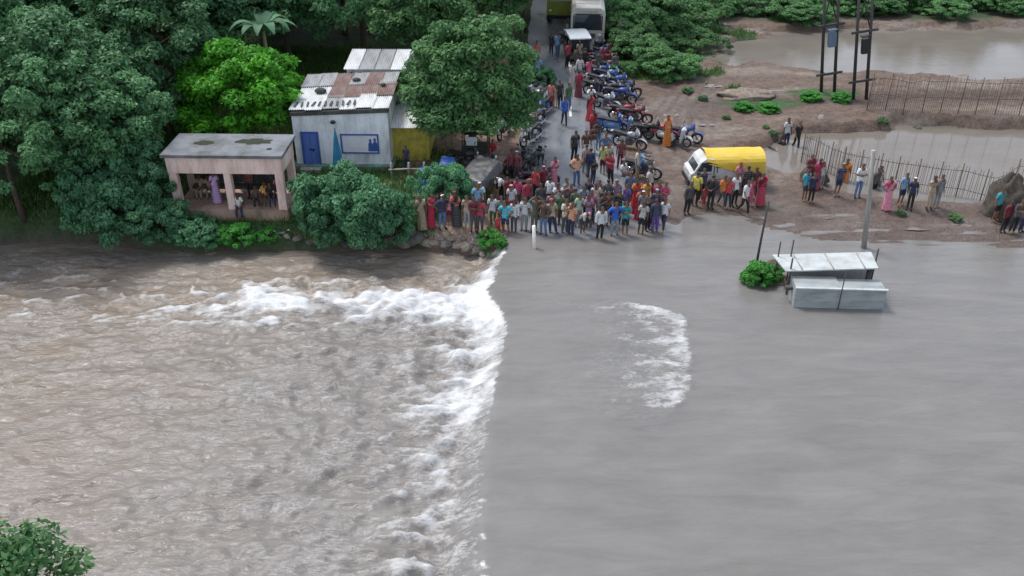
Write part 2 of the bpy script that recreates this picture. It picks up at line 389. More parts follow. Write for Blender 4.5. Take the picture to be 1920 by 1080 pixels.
l2 = noise_n(t, 1.7, 4, .6, (.7, 1.8, 1), 1.4); l2 = math_n(t, 'ABSOLUTE', math_n(t, 'SUBTRACT', l2, .5)); l2 = remap(t, l2, .04, .0, 0., .7)
brk = remap(t, noise_n(t, .3, 4, .6, (1, 1.6, 1)), .42, .66); lines = math_n(t, 'MULTIPLY', math_n(t, 'MAXIMUM', ln, l2), math_n(t, 'MULTIPLY', brk, math_n(t, 'SUBTRACT', 1., cl)))
mask = math_n(t, 'MAXIMUM', mask, math_n(t, 'MULTIPLY', math_n(t, 'MULTIPLY', lines, .42), remap(t, fn2, .38, .6)))
wcol = mix_c(t, ma, (.155, .150, .143), (.21, .165, .125)); wcol = mix_c(t, remap(t, noise_n(t, .35, 5, .6, (1, 2, 1), .5), .3, .7), wcol, mix_c(t, .6, wcol, (.205, .193, .178)))
wcol = mix_c(t, 1., wcol, mix_c(t, remap(t, noise_n(t, .9, 6, .65, (.35, 1.6, 1), .8), .3, .7), (.9, .89, .87), (1.1, 1.1, 1.1)), 'MULTIPLY')
t.links.new(mix_c(t, mask, wcol, (.62, .625, .62)), b.inputs['Base Color'])
rgh = math_n(t, 'ADD', math_n(t, 'ADD', .2, math_n(t, 'MULTIPLY', mask, .45)), math_n(t, 'MULTIPLY', cl, -.15)); t.links.new(rgh, b.inputs['Roughness'])
b.inputs['IOR'].default_value = 1.33
bs = noise_n(t, 2.4, 5, .55, (1, 3.0, 1), .9); bl = noise_n(t, .8, 3, .5, (1, 3, 1), .3)
bh = math_n(t, 'ADD', math_n(t, 'ADD', bs, math_n(t, 'MULTIPLY', noise_n(t, 7, 4, .6, (.8, 2.4, 1), .5), .22)), math_n(t, 'MULTIPLY', mask, .35)); bp = t.nodes.new('ShaderNodeBump'); bp.inputs['Distance'].default_value = .12
t.links.new(bh, bp.inputs['Height']); t.links.new(math_n(t, 'SUBTRACT', .44, math_n(t, 'MULTIPLY', cl, .28)), bp.inputs['Strength'])
t.links.new(bp.outputs[0], b.inputs['Normal'])
tag(grid_mesh('river_water', wx, wy, Z, {'foam': foam, 'mud': mud, 'calm': calm}, m_river), kind='structure')

# ---- standing water on the land at the right
m_pond, t, b = nodes_of('pond_water'); b.inputs['IOR'].default_value = 1.33; b.inputs['Roughness'].default_value = .06
t.links.new(mix_c(t, noise_n(t, .4, 5, .6, (1, 2, 1)), (.13, .115, .095), (.20, .175, .15)), b.inputs['Base Color'])
bp = t.nodes.new('ShaderNodeBump'); bp.inputs['Strength'].default_value = .12; bp.inputs['Distance'].default_value = .05
t.links.new(noise_n(t, 1.6, 5, .6, (1, 3, 1)), bp.inputs['Height']); t.links.new(bp.outputs[0], b.inputs['Normal'])
for nm, P in (('pond_water', P1), ('flooded_field_water', P2)):
    vs = [(P[0] + 1.22*P[2]*math.cos(2*PI*k/48), P[1] + 1.22*P[3]*math.sin(2*PI*k/48), P[4]) for k in range(48)]
    q = MB(); q.add(vs, [tuple(range(48))]); tag(q.build(nm, m_pond), kind='structure')
g_ = np.random.default_rng(21)
for (u, v, a_, b_) in [(1232, 236, .9, .3), (1262, 212, 1.1, .28), (1205, 208, .5, .22), (1300, 240, .8, .25), (1345, 232, 1.0, .22), (1555, 405, 1.3, .22), (1640, 418, 1.1, .2), (1760, 424, 1.5, .22), (1838, 436, .9, .2), (1350, 160, 1.4, .3), (1450, 168, 1.0, .25)]:
    p_ = at(u, v); n = 26; q = MB(); rr_ = [1 + .4*float(fbm(1.5*math.cos(2*PI*k/n) + u, 1.5*math.sin(2*PI*k/n) + v, 3)) for k in range(n)]
    hs = height(np.array([p_.x + f*a_*math.cos(k*.7) for k in range(9) for f in (.2, .6, .95)]), np.array([p_.y + f*b_*math.sin(k*.7) + .12*f*a_*math.cos(k*.7) for k in range(9) for f in (.2, .6, .95)])); p_.z = float(np.percentile(hs, 30)) - .012
    q.add([(p_.x + a_*rr_[k]*math.cos(2*PI*k/n), p_.y + b_*rr_[k]*math.sin(2*PI*k/n) + .12*a_*math.cos(2*PI*k/n), p_.z + .012) for k in range(n)], [tuple(range(n))]); tag(q.build('puddle', m_pond), kind='structure')
# ================================================================== VEGETATION
def leaf_material(name, c1, c2, trans=.32, vary=.3):
    m, t, b = nodes_of(name); tn = attr(t, 'tone').outputs['Fac']; oi = t.nodes.new('ShaderNodeObjectInfo')
    c = mix_c(t, tn, c1, c2)
    k = t.nodes.new('ShaderNodeCombineColor'); v = remap(t, oi.outputs['Random'], 0, 1, 1 - vary, 1 + vary)
    for i in range(3): t.links.new(v, k.inputs[i])
    c = mix_c(t, 1., c, k.outputs[0], 'MULTIPLY'); t.links.new(c, b.inputs['Base Color'])
    b.inputs['Roughness'].default_value = .55; b.inputs['Specular IOR Level'].default_value = .3
    tr = t.nodes.new('ShaderNodeBsdfTranslucent'); t.links.new(c, tr.inputs['Color']); ms = t.nodes.new('ShaderNodeMixShader'); ms.inputs[0].default_value = trans
    out = t.nodes['Material Output']; t.links.new(b.outputs[0], ms.inputs[1]); t.links.new(tr.outputs[0], ms.inputs[2]); t.links.new(ms.outputs[0], out.inputs['Surface']); return m
M_forest = leaf_material('forest_leaf', (.048, .15, .062), (.19, .40, .17))
M_mid = leaf_material('roadside_leaf', (.038, .122, .042), (.155, .32, .11))
M_bright = leaf_material('mango_leaf', (.035, .17, .012), (.13, .46, .03), vary=.1)
M_bush = leaf_material('bush_leaf', (.042, .145, .065), (.15, .35, .17))
M_shrub = leaf_material('shrub_leaf', (.035, .16, .025), (.10, .38, .06), vary=.2)
M_grass = leaf_material('grass_blade', (.04, .10, .02), (.12, .22, .05))
M_bark = mat('bark', (.085, .065, .05), .9, .35, 9, bump=.5)

def quads_mesh(name, c, n, t, L, Wd, tone, m, shape='diamond'):
    N = len(c); b = np.cross(n, t); L = L[:, None]; Wd = Wd[:, None]
    if shape == 'diamond': V = np.stack([c - t*L*.5, c - t*L*.05 + b*Wd*.5 - n*L*.05, c + t*L*.5 - n*L*.12, c - t*L*.05 - b*Wd*.5 - n*L*.05], 1)
    else: V = np.stack([c - b*Wd*.5, c + b*Wd*.5, c + t*L + b*Wd*.08, c + t*L - b*Wd*.08], 1)
    me = bpy.data.meshes.new(name); me.vertices.add(4*N); me.vertices.foreach_set('co', V.reshape(-1).astype(np.float32))
    me.loops.add(4*N); me.loops.foreach_set('vertex_index', np.arange(4*N, dtype=np.int32)); me.polygons.add(N); me.polygons.foreach_set('loop_start', np.arange(0, 4*N, 4, dtype=np.int32))
    a = me.attributes.new('tone', 'FLOAT', 'FACE'); a.data.foreach_set('value', tone.astype(np.float32)); me.materials.append(m); me.update(); me.validate(); return me
def unit(v): return v / np.maximum(np.linalg.norm(v, axis=-1, keepdims=True), 1e-9)
def crown_mesh(name, m, centers, rad, nleaf, L, Wd, droop=.35, flat=.7, seed=0):
    g = np.random.default_rng(seed); cs = []; ns = []; tn = []; ts = []
    for (c, r) in zip(centers, rad):
        k = max(8, int(nleaf * (r/np.mean(rad))**2)); d = unit(g.normal(size=(k, 3))); d[:, 2] = np.abs(d[:, 2])*np.where(g.random(k) < .8, 1, -1); 
        q = g.random(k)**.35
        p = c + d * (r*q)[:, None] * np.array([1, 1, flat]); cs.append(p)
        ns.append(unit(d*.7 + np.array([0, 0, .75]) + g.normal(size=(k, 3))*.6)); tt = unit(d*np.array([.7, .7, .2]) + np.array([0, 0, -droop]) + g.normal(size=(k, 3))*.8); ts.append(tt)
        tn.append(np.clip(g.random() * .55 + g.random(k)*.45 , 0, 1))
    c = np.concatenate(cs); n = np.concatenate(ns); t = np.concatenate(ts); t = unit(t - n*np.sum(t*n, 1, keepdims=True)); tone = np.concatenate(tn)
    s = g.uniform(.65, 1.25, len(c)); return quads_mesh(name, c, n, t, L*s, Wd*s, tone, m)
def clumps(seed, R_, H, zc, n, low=-.5, rmin=.5, rough=.3, cr=(.16, .3)):
    """clump centres over an uneven dome"""
    g = np.random.default_rng(seed); out = []; rad = []
    lob = unit(g.normal(size=(7, 3))); lw = g.uniform(-rough, rough, 7)
    while len(out) < n:
        d = unit(g.normal(size=3)); 
        if d[2] < low: continue
        k = 1 + float(np.sum(lw*np.clip(lob @ d, 0, 1)**3)); q = g.uniform(rmin, 1)**.5
        out.append(np.array([0, 0, zc]) + d*q*k*np.array([R_, R_, H])); rad.append(R_*g.uniform(*cr))
    return out, rad
def trunk_mesh(name, centers, zc, r0, seed, nl=9, base_z=-.3):
    g = np.random.default_rng(seed); q = MB(); top = np.array([g.normal()*.15, g.normal()*.15, zc*.95])
    mid = np.array([g.normal()*.12, g.normal()*.12, zc*.5]); q.tube([(0, 0, base_z), mid, top], [r0*1.25, r0*.8, r0*.3], 8, 0)
    idx = g.choice(len(centers), min(nl, len(centers)), replace=False)
    for i in idx:
        f = g.uniform(.35, .9); s = mid*(1-f) + top*f; e = np.array(centers[i]); m_ = (s + e)/2 + np.array([0, 0, -.12*np.linalg.norm(e-s)])
        q.tube([s, m_, e], [r0*.42, r0*.26, r0*.08], 6, 0)
    return q.mesh(name, M_bark)
class Kind: pass
def make_kind(name, m, R_, H, zc, n, nleaf, L, Wd, seed, low=-.5, r0=.16, rmin=.45, cr=(.16, .3), rough=.3, flat=.7):
    k = Kind(); ce, ra = clumps(seed, R_, H, zc, n, low, rmin, rough, cr); k.crown = crown_mesh(name + '_crown', m, ce, ra, nleaf, L, Wd, seed=seed, flat=flat); k.trunk = trunk_mesh(name + '_trunk', ce, zc, r0, seed); return k
forest = [make_kind('forest', M_forest, 2.9, 2.7, 4.6, 165, 150, .22, .12, 10+i, low=-.75, rough=.6, cr=(.09, .24)) for i in range(4)]
mids = [make_kind('roadside', M_mid, 2.9, 2.4, 4.4, 150, 150, .22, .12, 20+i, low=-.6, rough=.55, cr=(.09, .24)) for i in range(2)]
bushes = [make_kind('bush', M_bush, 1.7, 1.2, 1.15, 115, 140, .16, .09, 30+i, low=-.6, r0=.08, rough=.65, cr=(.09, .27)) for i in range(3)]
shrubs = [make_kind('shrub', M_shrub, .8, .65, .55, 60, 120, .17, .07, 40+i, low=-.5, r0=.04, rough=.4) for i in range(2)]
def plant(name, kind, label, cat, x, y, s=1., rz=None, group=None, m=None, sz=None, dz=0.):
    r = thing(name, label, cat, (x, y, hz(x, y) + dz), random.uniform(0, 6.28) if rz is None else rz, group); r.scale = (s, s, sz or s)
    inst('trunk', kind.trunk, r); c = inst('crown', kind.crown, r)
    if m: recolor(c, [m])
    return r
# forest on the left: hand-set rows from the bank back, labels for those that stand out
GF = 'trees of the dense riverside forest'; LF = 'dark green broadleaf tree among many alike in the dense riverside forest'
bank = [(-27.5, 36.2, .95, None), (-23.6, 34.6, .98, 'large dark tree at the far left edge of the frame leaning over the brown water'),
        (-20.6, 34.3, .80, 'dark leafy tree at the left water edge, left of a shaded gap in the bank'), (-18.6, 36.4, 1.0, 'tall dark tree standing behind the shaded gap of the left bank'),
        (-17.0, 36.2, .78, 'dense tree left of the pink shelter, set back from the bank'), ]
rows = [(39.5, -31, -18.2, 3.6, 1.05), (44, -33, -17.0, 4.0, 1.15), (49, -36, -15, 4.3, 1.25), (55, -40, -9, 4.6, 1.3), (62, -46, -1.5, 5.0, 1.4), (70, -52, -.8, 5.6, 1.5), (80, -58, 1.2, 6.2, 1.6)]
for i, (x, y, s, lb) in enumerate(bank): plant('forest_tree', forest[i % 4], lb or LF, 'tree', x, y, s, group=GF, sz=s*1.02)
k = 0
for (y, xa, xb, st, s) in rows:
    x = xb
    while x > xa:
        yy = y + random.uniform(-1.3, 1.3); ss = s*random.uniform(.85, 1.12)
        plant('forest_tree', forest[k % 4], LF, 'tree', x, yy, ss, group=GF, sz=ss*random.uniform(.92, 1.1)); k += 1; x -= st*random.uniform(.85, 1.12)
# trees that stand out
p = at(452, 292); k_ = make_kind('mango', M_bright, 3.2, 2.45, 2.75, 160, 170, .24, .13, 51, low=-.55, r0=.2, cr=(.1, .23), rough=.35)
plant('mango_tree', k_, 'bright green round leafy tree right behind the pink open shelter', 'tree', p.x, p.y + .6, 1., 0)
p = at(866, 292); k_ = make_kind('shade_tree', M_mid, 2.85, 2.8, 3.45, 190, 170, .22, .11, 53, low=-.62, r0=.2, cr=(.13, .24), rough=.35)
plant('shade_tree', k_, 'big green shade tree with bare trunk beside the road, right of the white house', 'tree', p.x + .45, p.y, 1., .4)
for (u, v, s, kd, lb) in [(778, 255, .48, mids[0], 'slim green tree close against the yellow wall of the annex'), (800, 175, .95, mids[1], 'tall green tree behind the big shade tree, left of the road'),
                          (905, 120, 1.1, mids[0], 'green tree beside the far road, behind the shade tree'), (985, 60, .75, mids[1], 'tree at the left edge of the far road, near the top of the frame')]:
    p = at(u, v); plant('roadside_tree', kd, lb, 'tree', p.x, p.y, s)
for (x, y, s) in [(1.2, 91, 1.2), (6.3, 97, 1.3), (10.5, 90, 1.2), (13.5, 79, 1.0), (17, 84, 1.2), (22, 80, 1.1), (28, 86, 1.2), (35, 82, 1.1), (42, 86, 1.2), (49, 80, 1.1)]:
    plant('far_tree', mids[int(x) % 2], 'green tree in the row closing the view at the end of the road and fields', 'tree', x, y, s, group='trees closing the view at the far end')
# banana plant behind the mango tree
M_ban = leaf_material('banana_leaf', (.06, .16, .08), (.13, .28, .15))
p = at(515, 215); r = thing('banana_plant', 'banana plant with long pale drooping leaves above the bright green tree', 'plant', (p.x, p.y, hz(p.x, p.y)), 0)
q = MB(); q.tube([(0, 0, -.2), (.05, 0, 2), (0, .05, 4.6)], [.17, .14, .08], 8, 0); q.build('stem', mat('banana_stem', (.2, .22, .1), .7), r)
for i in range(11):
    a = 2*PI*i/11 + .2; L_ = random.uniform(1.9, 2.5); up = random.uniform(.5, 1.15); vs = []; 
    for j in range(8):
        f = j/7; rr = L_*f*(.85 - .1*f); z = 4.4 + L_*(up*f - .95*f*f*up); w = .27*math.sin(PI*min(1, .08 + f*.92))**.7
        for sgn, dz in ((-1, .07), (0, 0), (1, .07)): vs.append((rr*math.cos(a) - sgn*w*math.sin(a), rr*math.sin(a) + sgn*w*math.cos(a), z + dz))
    fs = [(j*3+c, j*3+c+1, j*3+c+4, j*3+c+3) for j in range(7) for c in (0, 1)]
    q = MB(); q.add(vs, fs, 0, True); me = q.mesh('banana_leaf', M_ban); aa = me.attributes.new('tone', 'FLOAT', 'FACE'); aa.data.foreach_set('value', [random.random()]*len(fs)); inst('leaf', me, r)
# bank bushes
for (u, v, s, kd, sz, lb) in [(685, 450, 1.0, 0, 1.3, 'big rounded green bush on the bank between the shelter and the crowd'), (612, 440, .62, 1, .9, 'smaller bush at the left foot of the big bank bush'),
        (640, 405, .6, 2, .7, 'low bush behind the big bank bush, below the white house'), (742, 448, .58, 1, .85, 'green bush at the right end of the big bank bush'),
        (252, 448, .95, 2, 1.4, 'tall leafy bush on the bank left of the shelter, drooping to the water'), (312, 462, .62, 0, .65, 'low bush hanging over the water in front of the shelter corner'),
        (205, 430, 1.0, 1, 1.35, 'bush beside the dark gap in the left bank'), (372, 462, .55, 1, .5, 'small bush at the water edge below the shelter'), (262, 404, .62, 1, 1.0, 'bush pressed against the left side of the shelter'),
        (838, 388, .6, 2, 1.0, 'yellow green bush behind the people on the dirt bank'), (882, 390, .33, 0, .4, 'low bush behind the person in crimson with folded arms'),
        (1020, 172, .45, 1, .6, 'small bush at the left road edge beside parked scooters')]:
    p = at(u, v); plant('bush', bushes[kd], lb, 'bush', p.x, p.y, s, sz=sz, dz=-.12)
GR = 'wild shrubs along the right road edge'
for (u, v, s, sz) in [(1150, 60, .9, .8), (1178, 42, 1.1, 1.2), (1195, 100, 1.0, .8), (1225, 125, .95, .75), (1190, 75, 1., 1.), (1265, 140, .8, .6), (1240, 90, 1.1, .8), (1285, 95, 1., .7), (1225, 55, 1.2, 1.1), (1285, 55, 1.1, .9), (1160, 20, 1.1, 1.2), (1330, 30, 1.1, .8), (1400, 22, 1.1, .7), (1470, 26, 1., .6), (1520, 38, .9, .5), (1580, 20, 1.1, .7), (1650, 26, 1., .6), (1700, 12, 1.2, .8), (1760, 24, 1., .5), (1820, 10, 1.2, .8), (1880, 24, 1., .6), (1930, 8, 1.2, .8), (1610, 4, 1.2, .8), (1490, 6, 1.2, .9), (1170, 140, .45, .4)]:
    p = at(u, v); plant('wild_shrub', bushes[random.randrange(3)], 'wild green shrub in the thicket right of the road, along the flooded field', 'shrub', p.x, p.y, s, sz=sz, group=GR, m=M_mid, dz=-.15)
for (u, v, s, lb, sz) in [(1412, 560, .78, 'bright green shrub standing in the flood water beside the sunken stall', .7), (1440, 548, .55, 'smaller shrub half hidden behind the bright green flood shrub', .5), (923, 468, .62, 'tuft of fresh green at the corner of the dirt bank and the overflow', .65),
                      (455, 462, .85, 'low green tuft on the bank below the shelter plinth', .7), (425, 455, .6, 'small weed clump at the foot of the shelter plinth', .5), (500, 452, .5, 'weed clump at the right below the shelter plinth', .45), (1395, 205, .7, 'low green clump on the left end of the muddy mound', .4), (1440, 208, .8, 'low green clump on the right end of the muddy mound', .4), (1520, 185, .8, 'low green clump at the foot of the left twin pole', .4), (1575, 188, .7, 'low green clump between the two twin poles', .4)]:
    p = at(u, v); plant('green_shrub', shrubs[0 if s > .65 else 1], lb, 'shrub', p.x, p.y, s, sz=sz, dz=(-.08 if hz(p.x, p.y) > -.2 or u < 1000 else -.1 - hz(p.x, p.y)))
for (u, v, s) in [(1318, 186, .3), (1362, 222, .25), (1436, 240, .2), (1290, 172, .35), (1655, 226, .35), (1720, 232, .3), (1800, 238, .35), (1450, 258, .25), (1690, 402, .22), (1792, 412, .3)]:
    p = at(u, v); plant('weed', shrubs[1], 'small green weed tuft growing on the bare mud at the right', 'weed', p.x, p.y, s*1.0, sz=s*.7, group='weed tufts on the bare mud', m=M_mid, dz=-.05)
# tree on the camera's own bank, its top in the lower left corner
fg_c = [np.array(c) for c in [(-.2, .1, 5.1), (.55, .3, 4.85), (-.9, .2, 5.35), (.2, -.4, 4.9), (-1.0, -.5, 4.8), (1.0, -.2, 4.35), (.3, .5, 4.5), (-.6, .5, 4.7), (.95, .45, 4.3), (0, 0, 4.4), (-1.6, 0, 4.7), (1.45, .2, 3.9), (1.75, -.25, 3.7), (-1.55, .9, 5.5), (-1.75, 1.15, 5.85), (-1.9, .7, 5.3)]]
fk = Kind(); fk.crown = crown_mesh('near_crown', M_mid, fg_c, [.62, .55, .5, .6, .6, .4, .5, .5, .4, .7, .6, .35, .3, .32, .3, .5], 330, .15, .065, seed=77); fk.trunk = trunk_mesh('near_trunk', fg_c, 4.3, .14, 78, 12)
xx, yy = on_plane(-35, 1045, 7.0); zz = hz(xx, yy)
plant('near_tree', fk, 'leafy tree on the near bank reaching into the lower left corner', 'tree', xx, yy, 1., 0, dz=7.0 - zz - 5.0)
# grass
g = np.random.default_rng(3); X_ = g.uniform(-22, 1.2, 90000); Y_ = g.uniform(31.5, 58, 90000); d_ = Y_ - shore(X_); nn = fbm(X_*.35, Y_*.35, 4)
keep = (d_ > .25) & ((nn + (X_ + 3.5)*.16 + .15*g.normal(size=len(X_))) < .02); X_ = X_[keep]; Y_ = Y_[keep]
X2 = g.uniform(6.4, 28, 60000); Y2 = g.uniform(46, 66, 60000); n2_ = fbm(X2*.35, Y2*.35, 4); k2 = (n2_ + .5*(sstep(47, 54, Y2) - .62) - .4*sstep(10, 16, X2) > .12) & (np.abs(X2 - road_cx(Y2)) > road_hw(Y2) + .4) & (pmask(P2, X2, Y2) < .3)
X_ = np.concatenate([X_, X2[k2]]); Y_ = np.concatenate([Y_, Y2[k2]]); Z_ = height(X_, Y_); N = len(X_)
tt = unit(np.stack([g.normal(size=N)*.45, g.normal(size=N)*.45, np.ones(N)], 1)); nv = unit(np.cross(tt, unit(g.normal(size=(N, 3)))))
me = quads_mesh('grass', np.stack([X_, Y_, Z_ - .02], 1), nv, tt, g.uniform(.12, .38, N), g.uniform(.03, .06, N), g.random(N), M_grass, 'blade')
tag(inst('grass', me), kind='stuff')
# ================================================================== BUILDINGS AND STRUCTURES
m_pink = stained('pink_plaster', (.76, .58, .52), (.36, .21, .17), .75, 1.9, .85)
m_plinth = stained('plinth_plaster', (.40, .27, .21), (.12, .09, .06), .8, 1.4, .9, (1, 1, .6))
m_slab = stained('roof_slab', (.17, .18, .2), (.03, .035, .02), .95, .75, .55, (1, 1, 1))
m_white = stained('lime_wash', (.78, .81, .83), (.36, .36, .33), .85, 1.5, .85, (1, 1, .35))
m_darkedge = stained('mossy_edge_and_shadow', (.05, .05, .045), (.16, .15, .13), .6, 4, .9)  # also colours the painted shadow strips on the house roof
m_blue = stained('blue_paint', (.09, .17, .48), (.04, .08, .22), .6, 3, .45)
m_bluedark = mat('blue_frame_paint', (.05, .10, .33), .5)
m_board = stained('painted_board', (.70, .72, .76), (.62, .44, .42), .5, 1.4, .6, (1, 1, 2))
m_green = stained('green_plinth', (.16, .28, .21), (.08, .09, .06), .8, 1.5, .9)
m_black = mat('black_paint', (.015, .015, .017), .45); m_iron = mat('dark_iron', (.045, .043, .042), .6, .3)
m_yellow = stained('yellow_wall', (.52, .43, .06), (.16, .14, .05), .8, 3.5, .8, (1, 1, .7))
m_sheet = [stained('white_sheet', (.66, .68, .68), (.34, .3, .27), .7, 2., .5, (1, .3, 1)), stained('grey_sheet', (.36, .37, .38), (.16, .13, .11), .8, 2., .55, (1, .3, 1)), stained('rusty_sheet', (.15, .085, .07), (.34, .3, .27), .7, 1.8, .75, (1, .4, 1))]
m_wood = mat('weathered_wood', (.14, .10, .07), .85, .35, 8, bump=.3)
m_conc = stained('concrete', (.34, .32, .29), (.14, .13, .11), .7, 2, .85)

# ---- pink open shelter
p = at(437, 413); SH = thing('open_shelter', 'small pink open shelter with flat grey roof and people sitting inside, on the river bank', 'shelter', (p.x, p.y, p.z), R(-1.5))
W2, D = 2.36, 2.1
def part(nm, f, m, par):
    q = MB(); f(q); return q.build(nm, m, par)
part('plinth', lambda q: q.prism([(-W2-.06, -.4), (W2+.06, -.4), (W2+.03, .5), (-W2-.03, .5)], 'y', -.03, D+.03), m_plinth, SH)
for x, w in ((-W2+.17, .34), (.05, .3), (W2-.17, .34)):
    part('column', lambda q: q.box((x, .17, 1.31), (w, .3, 1.63), taper=.92), m_pink, SH)
    part('column', lambda q: q.box((x, D-.17, 1.31), (.3, .28, 1.63)), m_pink, SH)
part('beam', lambda q: (q.box((0, .17, 2.48), (2*W2, .33, .72)), q.box((0, D-.17, 2.48), (2*W2, .3, .72)), q.box((-W2+.165, D/2, 2.48), (.33, D-.66, .718)), q.box((W2-.165, D/2, 2.48), (.33, D-.66, .718))), m_pink, SH)
part('roof_slab', lambda q: q.box((0, D/2, 2.91), (2*W2+.24, D+.28, .13)), m_slab, SH)
for x, y, a, b_ in ((-1.1, 1.2, .42, .25), (.9, 1.4, .75, .33), (1.78, .6, .12, .12)):
    def moss(q, x=x, y=y, a=a, b_=b_):
        n = 22; rr_ = [1 + .35*float(perlin(3*math.cos(2*PI*k/n) + x*3, 3*math.sin(2*PI*k/n))) for k in range(n)]
        q.add([(x + a*rr_[k]*math.cos(2*PI*k/n), y + b_*rr_[k]*math.sin(2*PI*k/n), 2.979) for k in range(n)] + [(x, y, 2.99)], [(k, (k+1) % n, n) for k in range(n)])
    part('moss_patch', moss, mat('roof_moss', (.03, .035, .018), .95, .5, 5), SH)
part('bench', lambda q: (q.box((0, D-.55, .86), (2*W2-.7, .42, .1)), q.box((-1.2, D-.55, .66), (.2, .36, .3)), q.box((1.2, D-.55, .66), (.2, .36, .3)), q.box((0, D-.33, 1.15), (2*W2-.72, .06, .42))), m_darkedge, SH)

# ---- white house with blue door
p = at(646, 314); HO = thing('white_house', 'low white plastered house with blue door, painted wall board and patched sheet roof', 'house', (p.x, p.y, p.z), R(-1))
hw, hd = 2.2, 4.2
def front(q):
    q.prism([(-hw, .18), (hw, .18), (hw, 2.72), (-hw, 2.52)], 'y', 0, .25)
    q.prism([(-hw, .18), (hw, .18), (hw, 2.97), (-hw, 2.77)], 'y', hd-.25, hd)
    for s in (-1, 1): q.prism([(.25, .18), (hd-.25, .18), (hd-.25, 2.8 + .1*s), (.25, 2.55 + .1*s)], 'x', s*hw - .125 - s*.125, s*hw + .125 - s*.125)
part('wall', front, m_white, HO)
part('plinth', lambda q: q.box((0, hd/2-.12, -.06), (2*hw+.3, hd+.35, .48)), m_green, HO)
part('wall_coping', lambda q: q.prism([(-hw-.06, 2.52), (hw+.06, 2.722), (hw+.06, 2.9), (-hw-.06, 2.7)], 'y', -.06, .3), m_darkedge, HO)
dr_ = part('door', lambda q: [q.box((x, -.02, .94), (.31, .05, 1.5)) for x in (-1.63, -1.31)], m_blue, HO)
part('door_frame', lambda q: (q.box((-1.84, -.02, .97), (.09, .09, 1.6)), q.box((-1.10, -.02, .97), (.09, .09, 1.6)), q.box((-1.47, -.02, 1.735), (.65, .09, .07))), m_bluedark, HO)
part('door_step', lambda q: q.box((-1.47, -.4, .02), (.95, .5, .26)), m_conc, HO)
part('latch', lambda q: (q.box((-1.42, -.06, .92), (.3, .03, .04)), q.box((-1.36, -.06, .87), (.05, .035, .12))), m_black, dr_)
bd = part('painted_board', lambda q: q.box((.83, -.012, 1.2), (1.62, .02, .84)), m_board, HO)
part('board_frame', lambda q: (q.box((.83, -.03, 1.645), (1.76, .05, .06)), q.box((.83, -.03, .755), (1.76, .05, .06)), q.box((-.02, -.03, 1.2), (.06, .05, .83)), q.box((1.68, -.03, 1.2), (.06, .05, .83))), m_bluedark, bd)
def figures(q):
    for x, h in ((1.32, .62), (1.53, .66)):
        q.prism([(x-.12, .83), (x+.12, .83), (x+.10, .83+h*.6), (x+.05, .83+h*.72), (x-.05, .83+h*.72), (x-.10, .83+h*.6)], 'y', -.028, -.023); q.prism([(x + .065*math.cos(k*PI/4), .83 + h*.85 + .085*math.sin(k*PI/4)) for k in range(8)], 'y', -.028, -.023)
part('painted_figure', figures, m_bluedark, bd)
part('wall_lamp', lambda q: (q.ell((-.3, -.1, 2.27), (.13, .1, .09), 10, 6), q.tube([(-.3, 0, 2.3), (-.3, -.12, 2.3)], .03, 6)), m_black, HO)
def rough_sheet(L_, w, n=8, a=.028):
    q = MB(); vs = []
    for j in range(4):
        for i in range(n*4+1): vs.append((w*i/(n*4), L_*j/3, a*math.sin(i*PI/2)))
    N_ = n*4+1; q.add(vs, [(j*N_+i, j*N_+i+1, (j+1)*N_+i+1, (j+1)*N_+i) for j in range(3) for i in range(n*4)], 0, True); return q.mesh('roof_sheet', m_sheet[0])
sh_me = rough_sheet(1.66, .80)
slope = math.atan2(.176, hd); lat = math.atan2(.2, 2*hw)
for rr_ in range(3):
    for c in range(6):
        ci = [0, 0, 1, 0, 0, 0, 0, 0, 0, 2, 2, 2, 1, 1, 2, 1, 2, 1][rr_*6 + c] if not (rr_ == 1 and c == 2) else 2
        y = -.02 + rr_*1.4; x = -hw-.12 + c*.765
        o = inst('roof_sheet', sh_me, HO, [m_sheet[ci]], (x + random.uniform(-.04, .04), y + random.uniform(-.07, .07), 2.75 + y*.042 + (x+hw)*.0455 + .03*rr_ + random.uniform(0, .05)), (slope + random.uniform(-.015, .02), -lat, random.uniform(-.03, .03)))
for y in (.15, 1.4, 2.8, 4.05): part('purlin', lambda q: q.tube([(-hw-.05, y, 2.66 + y*.042), (hw+.05, y, 2.86 + y*.042)], .04, 6), m_wood, HO)
# weights, and dark strips standing in for shadow stripes along the lower roof edge
for k in range(11): part('shadow_strip', lambda q: q.box((-hw + .15 + k*.27, .55, 2.86 + (.15+k*.27)*.0455), (.08, .55, .05), rz=random.uniform(-.15, .15)), m_darkedge, HO)
for x, y, r_ in ((-1.2, 2.0, .3), (.3, 3.3, .22), (1.7, 2.5, .16)): part('roof_weight', lambda q: q.ell((x, y, 2.9 + y*.042 + (x+hw)*.0455), (r_, r_*.7, r_*.5), 8, 5), m_darkedge, HO)
